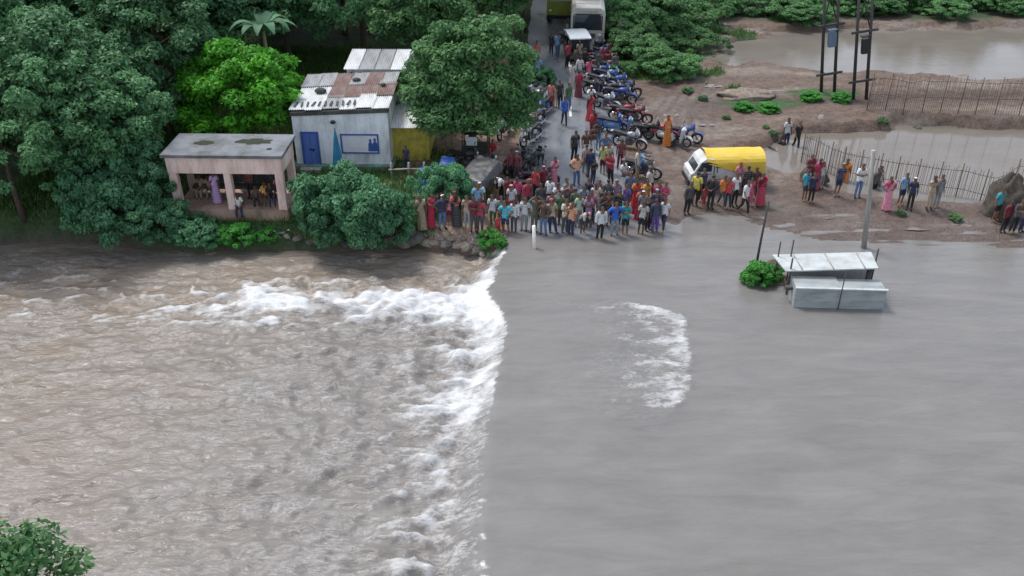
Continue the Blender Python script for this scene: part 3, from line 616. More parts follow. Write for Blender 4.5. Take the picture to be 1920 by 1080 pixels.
# ---- annexes
p = at(790, 300); AN = thing('yellow_annex', 'lean-to beside the white house with yellow front wall under a pale sheet roof', 'annex', (p.x-.75, p.y, p.z), R(-1))
part('wall', lambda q: (q.box((0, .1, .75), (2.3, .2, 1.7)), q.prism([(.2, -.1), (4.1, -.1), (4.1, 2.15), (.2, 1.6)], 'x', -1.15, -.97), q.prism([(.2, -.1), (4.1, -.1), (4.1, 2.15), (.2, 1.6)], 'x', .97, 1.15)), m_yellow, AN)
me2 = rough_sheet(2.6, .74)
for c in range(4): inst('roof_sheet', me2, AN, [m_sheet[0]], (-1.35 + c*.7, -.35, 1.74 + .004*c), (.17, 0, 0)); 
for c in range(4): inst('roof_sheet', me2, AN, [m_sheet[0 if c != 2 else 1]], (-1.35 + c*.7, 2.05, 2.20 + .004*c), (.17, 0, 0))
p = at(712, 246); BA = thing('back_annex', 'white back building with a row of small vents under a grey sheet roof', 'building', (p.x, p.y+.5, p.z), R(-2))
part('wall', lambda q: (q.box((0, .1, 1.45), (3.0, .2, 3.3)), q.box((-1.41, 1.6, 1.5), (.18, 2.8, 3.4)), q.box((1.41, 1.6, 1.5), (.18, 2.8, 3.4))), m_white, BA)
for k in range(7): part('vent', lambda q: q.box((-1.25 + k*.42, -.015, 2.86), (.16, .03, .13)), m_black, BA)
for c in range(4): inst('roof_sheet', me2, BA, [m_sheet[1 if c % 3 else 0]], (-1.6 + c*.78, -.3, 3.15 + .004*c), (.1, 0, 0))

# ---- folded blue parasol, rail, tarps beside the bank
p = at(637, 331)
r = thing('folded_parasol', 'tall folded blue parasol standing in front of the white house', 'parasol', p, .2)
part('pole', lambda q: q.tube([(0, 0, -.1), (0, 0, 2.35)], .025, 6), m_iron, r)
def folded(q):
    n = 14; vs = []
    for z, rr_ in ((.25, .2), (.7, .25), (1.3, .17), (1.9, .09), (2.3, .02)):
        for k in range(n): vs.append((rr_*(1 if k % 2 else .62)*math.cos(2*PI*k/n), rr_*(1 if k % 2 else .62)*math.sin(2*PI*k/n), z))
    q.add(vs, [(j*n+k, j*n+(k+1) % n, (j+1)*n+(k+1) % n, (j+1)*n+k) for j in range(4) for k in range(n)])
part('canopy', folded, mat('teal_blue_cloth', (.04, .24, .42), .7, .3, 4), r)
p = at(765, 333); r = thing('rail_fence', 'pale wooden rail on posts left of the blue tarpaulin', 'fence', p, R(2))
for x in (-.75, .05, .75): part('post', lambda q: q.tube([(x, 0, -.2), (x+.02, 0, .75)], .05, 7), m_conc, r)
part('rail', lambda q: q.tube([(-.85, -.06, .42), (0, -.05, .45), (.85, -.06, .44)], .045, 6), m_conc, r)
def tarp(nm, lb, u, v, w, d, h0, h1, col, rz=0., seed=0):
    p = at(u, v); r = thing(nm, lb, 'tarpaulin', p, rz); g = np.random.default_rng(seed); n = 14; vs = []
    for j in range(n+1):
        for i in range(n+1):
            x = w*(i/n-.5); y = d*(j/n-.5); z = h0 + (h1-h0)*j/n + .10*w*math.sin(i/n*PI)*.3 + .05*float(perlin(i*.7+seed, j*.6)); e = min(i, n-i)
            if e == 0: z -= .28*(h0+h1)/2; x *= 1.02
            if j == 0: z = max(.03, z - .35*h0)
            vs.append((x, y, z))
    q = MB(); q.add(vs, [(j*(n+1)+i, j*(n+1)+i+1, (j+1)*(n+1)+i+1, (j+1)*(n+1)+i) for j in range(n) for i in range(n)], 0, True); q.build('sheet', mat('tarp_' + nm + str(seed), col, .45, .3, 3, bump=.3), r)
    for sx in (-1, 1):
        for y, h in ((-d/2+.06, h0), (d/2-.06, h1)): part('pole', lambda q: q.tube([(sx*(w/2-.07), y, -.15), (sx*(w/2-.07), y, h)], .035, 6), m_wood, r)
    return r
tarp('blue_tarpaulin', 'blue tarpaulin shelter behind the bush at the left end of the crowd', 806, 368, .95, .9, .8, 1.15, (.02, .13, .55), .1, 1)
tarp('blue_tarpaulin', 'small blue sheet over a stall in front of the shade tree trunk', 838, 338, .7, .7, .7, 1.0, (.03, .12, .42), -.2, 2)
tarp('black_tarpaulin', 'black tarpaulin sloping over a stall left of the parked black motorcycles', 898, 362, 1.5, 1.7, .85, 1.35, (.035, .037, .042), -.55, 3)

# ---- tea cart under the shade tree
p = at(893, 300); r = thing('tea_cart', 'dark framed tea cart with a white front panel under the shade tree', 'cart', p, R(-4))
for sx, sy in ((-1, -1), (1, -1), (-1, 1), (1, 1)): part('corner_post', lambda q: q.box((sx*.6, sy*.38, .85), (.06, .06, 1.7)), m_iron, r)
part('roof', lambda q: q.box((0, 0, 1.73), (1.45, 1.0, .06)), m_black, r)
part('counter', lambda q: (q.box((0, 0, .78), (1.14, .7, .06)), q.box((0, 0, .45), (1.14, .7, .05)), q.box((0, .2, 1.25), (1.14, .3, .04))), m_iron, r)
part('front_panel', lambda q: q.box((-.15, -.43, 1.12), (.5, .03, .42)), mat('white_panel', (.62, .66, .68), .5), r)
for x in (-.5, .5):
    wq = part('wheel', lambda q: q.torus((x, -.46, .25), .22, .03), m_black, r)

# ---- poles
def pole_thing(nm, lb, u, v, h, r0, r1, m, lean=(0, 0), cat='pole'):
    p = at(u, v); q = MB(); q.tube([(0, 0, -.6), (lean[0]*.5, lean[1]*.5, h*.5), (lean[0], lean[1], h)], [r0, (r0+r1)/2, r1], 8); o = q.build(nm, m); o.location = p; return tag(o, lb, cat)
pole_thing('utility_pole', 'tall grey utility pole rising behind the sunken stall', 1622, 468, 4.3, .12, .08, m_conc, (-.55, 0))
pole_thing('thin_pole', 'thin dark leaning pole standing in the bright green flood shrub', 1411, 530, 3.5, .06, .035, m_iron, (.12, 0))
pole_thing('leaning_pole', 'short dark pole leaning left in the thicket at the top right', 1352, 52, 2.6, .07, .05, m_iron, (-1.0, .2))
pole_thing('thin_pole', 'thin dark pole among the shrubs right of the parked bus', 1160, 112, 2.6, .04, .03, m_iron)
p = at(1003, 476); q = MB(); q.tube([(0, 0, -.4), (-.06, .12, 1.0)], .07, 8); o = q.build('guide_post', mat('white_post', (.72, .68, .63), .6)); o.location = (p.x, p.y, -.02); tag(o, 'pale slanted guide post at the left corner of the overflowing road', 'post')
def twin_pole(u, v, gap, h, lb, box):
    p = at(u, v); r = thing('twin_pole', lb, 'pylon', p, R(3)); r.rotation_euler.y = R(-8)
    for sx in (-1, 1): part('pole', lambda q: q.tube([(sx*gap/2, 0, -.5), (sx*gap/2, 0, h)], [.10, .075], 8), m_iron, r)
    for z in (1.1, h*.52, h-.6): part('crossbar', lambda q: q.box((0, -.13, z), (gap+.7, .1, .12)), m_iron, r)
    part('brace', lambda q: (q.tube([(-gap/2, .12, h*.52+.1), (gap/2, .12, h-.7)], .035, 6), q.tube([(gap/2, .16, h*.52+.1), (-gap/2, .16, h-.7)], .035, 6)), m_iron, r)
    o = part('switch_box', lambda q: (q.box((0, -.32, 3.1), (gap*.55, .24, .8)), q.box((0, -.3, 3.63), (gap*.65, .3, .06))), box, r)
    for k in (-1, 0, 1): part('insulator', lambda q: q.tube([(k*gap*.5, -.13, h-.54), (k*gap*.5, -.13, h-.4), (k*gap*.5, -.13, h-.3)], [.05, .09, .03], 8), m_white, r)
twin_pole(1552, 172, .75, 7.4, 'left twin pole pylon with blue grey box, on the muddy mound', mat('blue_grey_box', (.12, .17, .26), .5))
twin_pole(1612, 186, .72, 7.4, 'right twin pole pylon with black box, on the muddy mound', m_black)

# ---- fences of thin sticks and wire
def stick_fence(lb, pts, h, nsub, gauge=.010):
    a = at(*pts[0]); r = thing('stick_fence', lb, 'fence', a); W_ = [at(*q_) - a for q_ in pts]; path = []
    for i in range(len(W_)-1):
        for k in range(nsub): path.append(W_[i].lerp(W_[i+1], k/nsub))
    path.append(W_[-1]); q = MB()
    def zz(pp): return hz(pp.x + a.x, pp.y + a.y) - a.z
    for i, pp in enumerate(path):
        z0 = zz(pp)
        if i % 9 == 0: part('post', lambda q2: q2.tube([(pp.x, pp.y, z0-.4), (pp.x + random.uniform(-.05, .05), pp.y, z0 + h*1.08)], .03, 6), m_wood, r)
        else: q.tube([(pp.x, pp.y, z0-.2), (pp.x + random.uniform(-.06, .06), pp.y, z0 + h*random.uniform(.9, 1.05))], gauge, 3, smooth=False)
    o = q.build('stick', m_wood, r); o['kind'] = 'stuff'
    for f in (.45, .9): part('wire', lambda q2: q2.tube([(pp.x, pp.y - .03, zz(pp) + h*f) for pp in path[::3] + [path[-1]]], .012, 4), m_iron, r)
stick_fence('long fence of thin sticks along the near rim of the pond', [(1500, 318), (1575, 352), (1680, 372), (1800, 388), (1960, 392)], 1.9, 28)
stick_fence('fence of thin sticks along the far rim of the pond, behind the muddy bund', [(1625, 206), (1740, 212), (1850, 216), (2000, 222)], 1.9, 30)
# ---- mounds beside the pond
def mound(nm, lb, cat, u, v, r_, m, seed):
    p = at(u, v); q = MB(); n, k = 32, 14; vs = []; fs = []
    for j in range(k+1):
        th = (PI/2)*(1 - j/k)*1.08 - .12
        for i in range(n):
            ph = 2*PI*i/n; c = 1 + .3*float(fbm(seed + 1.6*math.cos(ph), 2.4*th + 1.6*math.sin(ph), 4)) ; vs.append((r_[0]*c*math.cos(th)*math.cos(ph), r_[1]*c*math.cos(th)*math.sin(ph), r_[2]*c*math.sin(th)))
    for j in range(k):
        for i in range(n): fs.append((j*n+i, j*n+(i+1) % n, (j+1)*n+(i+1) % n, (j+1)*n+i))
    fs.append(tuple(k*n + i for i in range(n))); q.add(vs, fs, 0, True)
    o = q.build(nm, m); o.location = (p.x, p.y, max(p.z, -.04) if nm == 'mud_islet' else p.z); return tag(o, lb, cat)
def dirt_m(nm, c): return mat(nm, c, .95, .45, 5, bump=.8)
mound('earth_mound', 'round brown earth heap beside the pond, behind the pair in pink and maroon', 'heap', 1525, 338, (.62, .5, .75), dirt_m('heap_earth', (.10, .075, .055)), 5.)
mound('straw_mound', 'big dark straw heap at the right edge, in front of the fenced pond', 'heap', 1878, 398, (.85, .75, 1.7), dirt_m('heap_straw', (.085, .07, .055)), 9.)
mound('pale_boulder', 'single pale boulder lying on the dark bund below the twin poles', 'boulder', 1540, 223, (.22, .2, .22), m_conc, 3.)
mound('sand_heap', 'flat pale sand heap on the mud in front of the flooded field', 'heap', 1400, 180, (1.6, .8, .38), dirt_m('heap_sand', (.24, .19, .15)), 12.)
# ---- pipes lying on the mud behind the covered pickup
for i, (a_, b_) in enumerate((((1437, 288), (1490, 326)), ((1442, 278), (1502, 324)))):
    A, B = at(*a_), at(*b_); q = MB(); q.tube([(0, 0, .06), ((B-A)/2 + Vector((0, 0, .05))), (B - A) + Vector((0, 0, .06))], .08, 8); o = q.build('black_pipe', m_black); o.location = A
    tag(o, ['black pipe lying on the mud behind the covered pickup, the nearer of two', 'black pipe lying on the mud behind the covered pickup, the farther of two'][i], 'pipe')

# ---- half sunken stall in the flood
p = Vector((*on_plane(1570, 584, -.12), 0)); ST = thing('sunken_stall', 'half sunken roadside stall with white slanted roof and tin counter, standing in flood water', 'stall', (p.x, p.y, -.12), R(-3), scale=.93)
m_tin = stained('pale_tin', (.34, .36, .35), (.15, .19, .21), .9, 1.3, .5, (.5, 1, 2.2)); m_troof = stained('white_tin_roof', (.46, .49, .48), (.24, .24, .23), .8, 1.4, .5, (1, 1, 1))
part('counter', lambda q: (q.prism([(0, -.5), (1.0, -.5), (1.0, .98), (.06, 1.0)], 'x', -1.72, -.0), q.prism([(0, -.5), (1.0, -.5), (1.0, .9), (.06, .95)], 'x', .008, 1.72)), m_tin, ST)
part('counter_lip', lambda q: q.box((0, .03, 1.0), (3.5, .12, .05)), m_troof, ST)
def troof(q):
    a = [(-2.0, .85, 1.22), (1.55, .95, 1.40), (1.6, 2.15, 1.46), (-2.3, 2.05, 1.28)]; vs = a + [(x, y, z+.05) for x, y, z in a]
    q.add(vs, [(0, 3, 2, 1), (4, 5, 6, 7), (0, 1, 5, 4), (1, 2, 6, 5), (2, 3, 7, 6), (3, 0, 4, 7)])
part('roof', troof, m_troof, ST)
for k in (1, 3, 5): part('roof_seam', lambda q: q.tube([(-1.95 + k*.6, .9, 1.285 + k*.03), (-2.1 + k*.62, 2.05, 1.345 + k*.028)], .025, 5), m_conc, ST)
for x, y, h, rr_, mm in ((-1.78, 1.0, 1.75, .035, m_iron), (-1.6, 1.9, 2.1, .03, m_iron), (-2.1, 1.9, 2.0, .03, m_iron), (1.3, 1.1, 1.4, .11, m_black), (1.68, 1.7, 1.9, .035, m_iron), (-.02, -.06, 1.75, .022, m_iron)):
    part('post', lambda q: q.tube([(x, y, -.7), (x, y, h)], rr_, 7), mm, ST)
part('back_board', lambda q: q.box((0, 1.9, .4), (3.0, .05, 1.5)), mat('back_board', (.36, .35, .34), .7), ST)
part('shelf_box', lambda q: (q.box((-1.3, .5, .82), (.3, .25, .2)), q.box((-1.75, .55, .7), (.5, .2, .12))), m_darkedge, ST)
mound('mud_islet', 'small islet of mud and debris between the flood shrub and the sunken stall', 'islet', 1448, 552, (.95, .5, .16), dirt_m('heap_islet', (.11, .085, .065)), 21.)
mound('mud_islet', 'low islet of brown debris behind the flood shrub', 'islet', 1455, 520, (.6, .35, .3), dirt_m('heap_debris', (.09, .07, .05)), 25.)
# ---- rocks on the bank
GRK = 'rocks along the water edge of the bank'; rk = [mound('rock', '', 'rock', 0, 0, (.3, .24, .2), mat('rock_%d' % i, c, .9, .35, 6, bump=.6), 30. + 3*i) for i, c in enumerate([(.16, .14, .12), (.24, .2, .16), (.11, .10, .09)])]
rocks = [(622, 466, 1.1, 1), (650, 466, .8, 2), (672, 467, .9, 0), (700, 466, 1.0, 1), (730, 466, 1.2, 2), (757, 466, 1.3, 0), (782, 452, 1.6, 2), (800, 462, 1.0, 1), (775, 442, .9, 0), (812, 468, .9, 0), (838, 466, 1.1, 2), (860, 470, .9, 1), (876, 467, 1.2, 0), (893, 472, 1.1, 2), (905, 476, .7, 1), (845, 450, .6, 1), (868, 448, .5, 0), (560, 458, .7, 0), (540, 462, .6, 1), (590, 464, .9, 2)]
for i, (u, v, s, kd) in enumerate(rocks):
    o = rk[kd] if i < 0 else rk[kd].copy()
    COL.objects.link(o); pp = at(u, v); o.location = pp; o.scale = (s*1.25, s, s); o.rotation_euler = (0, 0, i*1.7); tag(o, 'weathered rock lying in the row along the muddy water edge of the bank', 'rock', GRK)
for o in rk: bpy.data.objects.remove(o)
g = np.random.default_rng(9); q = MB()
for i in range(240):
    u, v = (g.uniform(395, 545), g.uniform(428, 455)) if i < 90 else ((g.uniform(790, 930), g.uniform(436, 462)) if i < 160 else (g.uniform(560, 640), g.uniform(300, 345)))
    pp = at(u, v); s = g.uniform(.03, .09); q.box((pp.x, pp.y, pp.z + .015), (s, s*.7, .03), mi=int(g.integers(3)), rz=g.uniform(0, 3))
tag(q.build('litter', [mat('litter_white', (.7, .7, .7), .6), mat('litter_grey', (.35, .36, .38), .6), mat('litter_blue', (.2, .3, .5), .6)]), kind='stuff')
# ================================================================== VEHICLES
m_tyre = mat('tyre_rubber', (.018, .018, .018), .8); m_chrome = mat('chrome', (.55, .55, .56), .25, .1, metal=.9); m_engine = mat('engine_metal', (.12, .12, .125), .45, .3, metal=.5)
m_seat = mat('black_seat', (.02, .02, .022), .6); m_glass = mat('dark_glass', (.03, .04, .05), .08, 0, spec=.8); m_lens = mat('lamp_lens', (.75, .75, .72), .15, 0); m_red = mat('red_lens', (.4, .02, .02), .25, 0)
PAINT = {n: stained('paint_' + n, c, tuple(.5*k + .07 for k in c), .55, 5, .38, (1, 1, 1)) for n, c in dict(blue=(.03, .09, .38), red=(.32, .03, .05), black=(.02, .02, .022), silver=(.42, .44, .47), white=(.6, .62, .62), maroon=(.16, .025, .04), skyblue=(.13, .25, .48), grey=(.14, .15, .17)).items()}
def B(f, nm, m): q = MB(); f(q); return q.mesh(nm, m)
# --- motorcycle: forward is -Y
mc = {}
mc['wheel'] = B(lambda q: q.torus((0, 0, 0), .255, .05, n=22, k=7), 'wheel', m_tyre)
mc['rim'] = B(lambda q: (q.torus((0, 0, 0), .205, .016, n=20, k=5), q.tube([(-.06, 0, 0), (.06, 0, 0)], .05, 8), [q.tube([(0, 0, 0), (0, .2*math.cos(a), .2*math.sin(a))], .012, 4) for a in [k*PI/3 for k in range(6)]]), 'rim', m_chrome)
def frame(q):
    q.tube([(0, -.33, .84), (0, -.1, .56), (0, .12, .36), (0, .62, .31)], .03, 6); q.tube([(0, -.3, .78), (0, .2, .68), (0, .75, .72)], .028, 6); q.tube([(0, .2, .68), (0, .18, .34)], .025, 6)
    for s in (-.09, .09): q.tube([(s, -.33, .92), (s, -.62, .30)], .024, 6); q.tube([(s, .62, .31), (s, .5, .7)], .022, 6)
frame_me = B(frame, 'frame', m_engine)
mc['engine'] = B(lambda q: (q.box((0, .0, .37), (.24, .34, .24)), q.tube([(0, -.02, .45), (0, -.12, .62)], [.1, .085], 8), q.ell((.13, .05, .34), (.05, .13, .1), 8, 5), q.ell((-.13, .05, .34), (.05, .13, .1), 8, 5)), 'engine', m_engine)
mc['exhaust'] = B(lambda q: q.tube([(.1, -.15, .5), (.15, -.22, .3), (.17, .2, .24), (.18, .5, .3), (.18, .82, .38)], [.022, .024, .028, .045, .04], 7), 'exhaust', m_chrome)
mc['tank'] = B(lambda q: (q.ell((0, -.12, .80), (.135, .27, .125), 12, 8), q.ell((.1, .3, .56), (.045, .2, .12), 8, 6), q.ell((-.1, .3, .56), (.045, .2, .12), 8, 6), q.prism([(.5, .70), (.95, .80), (.98, .84), (.5, .80)], 'x', -.09, .09)), 'fuel_tank', PAINT['blue'])
mc['seat'] = B(lambda q: q.prism([(.06, .80), (.12, .74), (.72, .77), (.86, .83), (.84, .88), (.5, .85), (.25, .81)], 'x', -.12, .12, smooth=False), 'seat', m_seat)
mc['bar'] = B(lambda q: (q.tube([(-.36, -.22, 1.0), (-.28, -.26, 1.03), (-.08, -.34, .96), (.08, -.34, .96), (.28, -.26, 1.03), (.36, -.22, 1.0)], .016, 6), q.tube([(-.38, -.2, 1.0), (-.27, -.265, 1.03)], .025, 6), q.tube([(.27, -.265, 1.03), (.38, -.2, 1.0)], .025, 6)), 'handlebar', m_engine)
mc['mirror'] = B(lambda q: (q.tube([(.25, -.28, 1.03), (.31, -.3, 1.18)], .01, 5), q.ell((.33, -.3, 1.21), (.07, .02, .045), 8, 5)), 'mirror', m_black)
mc['mirror2'] = B(lambda q: (q.tube([(-.25, -.28, 1.03), (-.31, -.3, 1.18)], .01, 5), q.ell((-.33, -.3, 1.21), (.07, .02, .045), 8, 5)), 'mirror', m_black)
mc['cowl'] = B(lambda q: (q.ell((0, -.42, .90), (.13, .1, .14), 10, 7), q.prism([(-.40, .98), (-.48, .98), (-.38, 1.12), (-.36, 1.12)], 'x', -.1, .1)), 'cowl', PAINT['blue'])
mc['lamp'] = B(lambda q: q.ell((0, -.505, .89), (.09, .035, .08), 10, 6), 'headlight', m_lens)
def fender(q, cy, r_, a0, a1, w=.075):
    n = 9; vs = []
    for i in range(n):
        a = a0 + (a1-a0)*i/(n-1)
        for x, d in ((-w, -.02), (0, .012), (w, -.02)): vs.append((x, cy + (r_+d)*math.cos(a), .305 + (r_+d)*math.sin(a)))
    q.add(vs, [(i*3+j, i*3+j+1, i*3+j+4, i*3+j+3) for i in range(n-1) for j in (0, 1)], 0, True)
mc['ff'] = B(lambda q: fender(q, -.63, .345, R(25), R(155)), 'front_mudguard', PAINT['blue']); mc['rf'] = B(lambda q: fender(q, .62, .36, R(5), R(130)), 'rear_mudguard', m_black)
mc['tail'] = B(lambda q: q.box((0, .985, .80), (.11, .03, .06)), 'tail_light', m_red)
mc['stand'] = B(lambda q: q.tube([(-.06, .1, .3), (-.22, .15, .02)], .013, 5), 'side_stand', m_engine)
def motorcycle(u, v, rz, paint, label, group, scooter=False, steer=0.):
    p = at(u, v); r = thing('scooter' if scooter else 'motorcycle', label, 'scooter' if scooter else 'motorcycle', p, R(rz), group); r.rotation_euler = (0, R(-7), R(rz)); P = PAINT[paint]
    for y in (-.63, .62): w = inst('wheel', mc['wheel'], r, None, (0, y, .305) if not scooter else (0, y*.96, .25)); w.scale = (1,)*3 if not scooter else (.82,)*3; inst('rim', mc['rim'], w)
    if scooter:
        for k, nm in (('sbody', 'body'), ('sapron', 'front_shield'), ('sff', 'front_mudguard')): inst(nm, mc[k], r, [P])
        inst('seat', mc['sseat'], r); inst('floor_board', mc['sfloor'], r); inst('handlebar', mc['bar'], r, None, (0, -.05, -.02)); inst('headlight', mc['lamp'], r, None, (0, -.01, .03)); inst('tail_light', mc['tail'], r, None, (0, -.04, -.1)); inst('side_stand', mc['stand'], r)
    else:
        for nm, me in (('frame', frame_me), ('engine', mc['engine']), ('exhaust', mc['exhaust']), ('seat', mc['seat']), ('handlebar', mc['bar']), ('headlight', mc['lamp']), ('rear_mudguard', mc['rf']), ('tail_light', mc['tail']), ('side_stand', mc['stand'])): inst(nm, me, r)
        for nm, k in (('fuel_tank', 'tank'), ('cowl', 'cowl'), ('front_mudguard', 'ff')): inst(nm, mc[k], r, [P])
    inst('mirror', mc['mirror'], r); inst('mirror', mc['mirror2'], r); return r
mc['sbody'] = B(lambda q: (q.prism([(.08, .26), (.2, .62), (.3, .70), (.85, .74), (.95, .62), (.9, .42), (.6, .36), (.3, .26)], 'x', -.15, .15), q.ell((.15, .55, .52), (.07, .3, .13), 8, 6), q.ell((-.15, .55, .52), (.07, .3, .13), 8, 6)), 'body', PAINT['blue'])
mc['sapron'] = B(lambda q: (q.prism([(-.28, .28), (-.34, .28), (-.46, .92), (-.42, 1.0), (-.34, .98)], 'x', -.2, .2), q.ell((0, -.41, .92), (.16, .1, .12), 10, 7), q.tube([(0, -.38, .9), (0, -.6, .25)], .04, 6)), 'front_shield', PAINT['blue'])
mc['sff'] = B(lambda q: fender(q, -.605, .33, R(20), R(160), .08), 'front_mudguard', PAINT['blue'])
mc['sfloor'] = B(lambda q: q.box((0, -.1, .26), (.3, .42, .05)), 'floor_board', m_black)
mc['sseat'] = B(lambda q: q.prism([(.18, .70), (.3, .71), (.85, .75), (.86, .82), (.5, .81), (.24, .79)], 'x', -.13, .13), 'seat', m_seat)
GR1 = 'motorcycles parked along the right side of the road'; GL1 = 'motorcycles parked on the left road edge'; GM = 'motorcycles on the open mud right of the road'
for a in [
 (1093, 92, 60, 'black', 'black motorcycle parked right in front of the bus bumper', GR1), (1118, 100, 70, 'grey', 'grey motorcycle at the right corner of the bus, farthest of the long row', GR1), (1128, 114, 65, 'skyblue', 'pale blue motorcycle second from the bus in the long row', GR1),
 (1132, 127, 70, 'red', 'red motorcycle in the upper third of the long row, next to the green thicket', GR1), (1108, 130, 50, 'black', 'black motorcycle at the road side of the upper row, behind the person in white checks', GR1), (1140, 140, 75, 'maroon', 'maroon motorcycle below the red one in the upper row', GR1),
 (1128, 150, 60, 'blue', 'dark blue motorcycle in the middle of the long row', GR1), (1112, 150, 55, 'black', 'black motorcycle on the asphalt beside the mid row', GR1), (1143, 158, 70, 'skyblue', 'sky blue motorcycle near the muddy edge in mid row', GR1), (1128, 168, 62, 'silver', 'silver motorcycle in the mid row behind the dark blue ones', GR1),
 (1156, 170, 80, 'blue', 'blue motorcycle at the outer end of the mid row', GR1), (1120, 181, 58, 'black', 'black motorcycle just above the big silver one', GR1), (1146, 184, 66, 'grey', 'grey motorcycle in the lower row beside the outer blue ones', GR1), (1172, 184, 95, 'black', 'black motorcycle farthest right of the lower row, broadside', GR1), (1163, 193, 74, 'blue', 'blue motorcycle in the lower row with its front wheel in the mud', GR1),
 (1137, 206, 52, 'silver', 'silver black motorcycle nearest the camera in the long roadside row', GR1),
 (1172, 226, 80, 'red', 'red motorcycle behind the blue scooter pair on the right', GM), (1190, 232, 85, 'maroon', 'maroon motorcycle standing right of the red one', GM), (1146, 247, 78, 'blue', 'bright blue scooter left of the pair at the right road edge', GM, True), (1166, 252, 70, 'skyblue', 'pale blue scooter right of the pair at the right road edge', GM, True),
 (1180, 278, 62, 'silver', 'silver motorcycle in front of the blue scooter pair', GM), (1216, 262, 88, 'black', 'black motorcycle broadside on the mud, left of the red one', GM), (1238, 264, 70, 'red', 'red motorcycle beside the person in orange on the mud', GM), (1266, 272, 60, 'white', 'white scooter right of the person in orange', GM, True), (1282, 268, 80, 'blue', 'blue motorcycle farthest right, behind the covered pickup', GM),
 (1204, 333, 70, 'grey', 'grey motorcycle with riders near the front crowd', GM), 
 (1003, 188, -25, 'white', 'white scooter farthest up the left road edge', GL1, True), (1018, 198, -20, 'white', 'white scooter second up the left road edge', GL1, True), (1022, 218, -25, 'blue', 'blue motorcycle on the left road edge behind the white black one', GL1), (998, 222, -40, 'black', 'black motorcycle in the shade at the left road edge', GL1), (1006, 243, -30, 'white', 'white and black motorcycle above the silver one at left', GL1),
 (996, 270, -35, 'silver', 'silver motorcycle with clear front wheel alone on the left road edge', GL1), (946, 256, -20, 'white', 'white motorcycle half under the shade tree branches', GL1), 
 (1000, 318, 150, 'black', 'black motorcycle in the dark cluster at the left road edge, nearest the road', GL1), (984, 326, 160, 'grey', 'grey motorcycle in the middle of the dark cluster at left', GL1), (968, 322, 140, 'black', 'black motorcycle leftmost in the dark cluster at the left road edge', GL1), (1012, 352, 100, 'maroon', 'maroon motorcycle just behind the front crowd at left', GL1), (990, 368, 95, 'red', 'red motorcycle deepest inside the front crowd', GL1),
 (878, 316, 75, 'black', 'black motorcycle left of the tea cart under the shade tree', GL1), (915, 322, 60, 'black', 'black motorcycle between the tea cart and the black tarpaulin', GL1), (1058, 86, 20, 'black', 'black motorcycle beside the auto rickshaw, far up the road', GR1)]:
    motorcycle(*a[:4], a[4], a[5], *(a[6:]))

# --- four-wheeler wheel
def wheels(par, pos, r_, w, hub=m_conc):
    me = B(lambda q: q.torus((0, 0, 0), r_*.76, r_*.24, n=20, k=8), 'wheel', m_tyre); me2 = B(lambda q: q.tube([(-w*.35, 0, 0), (w*.35, 0, 0)], r_*.56, 14), 'rim', hub)
    for p in pos: o = inst('wheel', me, par, None, p); o.scale = (w/r_/.5, 1, 1); inst('rim', me2, o, None, None); 
# --- white pickup with yellow cover; forward is -Y, turned to face left
p = at(1352, 345); PK = thing('pickup_truck', 'small white pickup facing left with a yellow tarpaulin over its load bed', 'pickup', p, R(-86), scale=.87)
m_wp = stained('white_truck_paint', (.60, .62, .62), (.34, .29, .24), .6, 1.6, .42, (1, 1, .6)); m_ytarp = stained('yellow_tarp', (.62, .42, .03), (.62, .50, .16), .7, 1.2, .8, (1, 1, 1))
prof = [(-1.9, .38), (-.72, .38), (-.72, 1.72), (-1.12, 1.76), (-1.42, 1.55), (-1.72, 1.02), (-1.9, .92)]
part('cab', lambda q: q.prism(prof, 'x', -.74, .74), m_wp, PK)
def wind(q):
    a = Vector((0, -1.405, 1.53)); b_ = Vector((0, -1.705, 1.06)); n_ = Vector((0, -.012, .006)); q.add([b_+n_+Vector((-.64, 0, 0)), b_+n_+Vector((.64, 0, 0)), a+n_+Vector((.58, 0, 0)), a+n_+Vector((-.58, 0, 0))], [(0, 1, 2, 3)])
part('windscreen', wind, m_glass, PK)
for s in (-1, 1):
    d = part('door', lambda q: q.prism([(-1.62, .45), (-.8, .45), (-.8, 1.02), (-1.62, 1.02)], 'x', s*.745, s*.752), m_wp, PK); part('handle', lambda q: q.box((s*.762, -.9, .93), (.02, .14, .03)), m_black, d)
    part('side_window', lambda q: q.prism([(-1.60, 1.06), (-.82, 1.06), (-.82, 1.56), (-1.36, 1.56)], 'x', s*.742, s*.748), m_glass, PK)
    part('headlight', lambda q: q.ell((s*.55, -1.895, .76), (.13, .03, .09), 10, 6), m_lens, PK); part('mirror', lambda q: (q.box((s*.84, -1.5, 1.2), (.05, .05, .2)), q.tube([(s*.74, -1.5, 1.1), (s*.84, -1.5, 1.15)], .012, 5)), m_black, PK)
part('bumper', lambda q: q.box((0, -1.93, .46), (1.46, .1, .2)), m_black, PK)
bedp = part('load_bed', lambda q: (q.box((0, .55, .68), (1.5, 2.4, .08)), q.box((-.74, .55, .98), (.05, 2.4, .52)), q.box((.74, .55, .98), (.05, 2.4, .52)), q.box((0, -.63, 1.1), (1.43, .05, .76)), q.box((0, 1.735, .9), (1.43, .04, .36)), q.box((0, .4, .5), (.7, 3.2, .2))), m_wp, PK)
for s in (-1, 1):
    for k in range(6): part('bed_rib', lambda q: q.box((s*.775, -.45 + k*.4, .98), (.02, .06, .5)), m_wp, bedp)
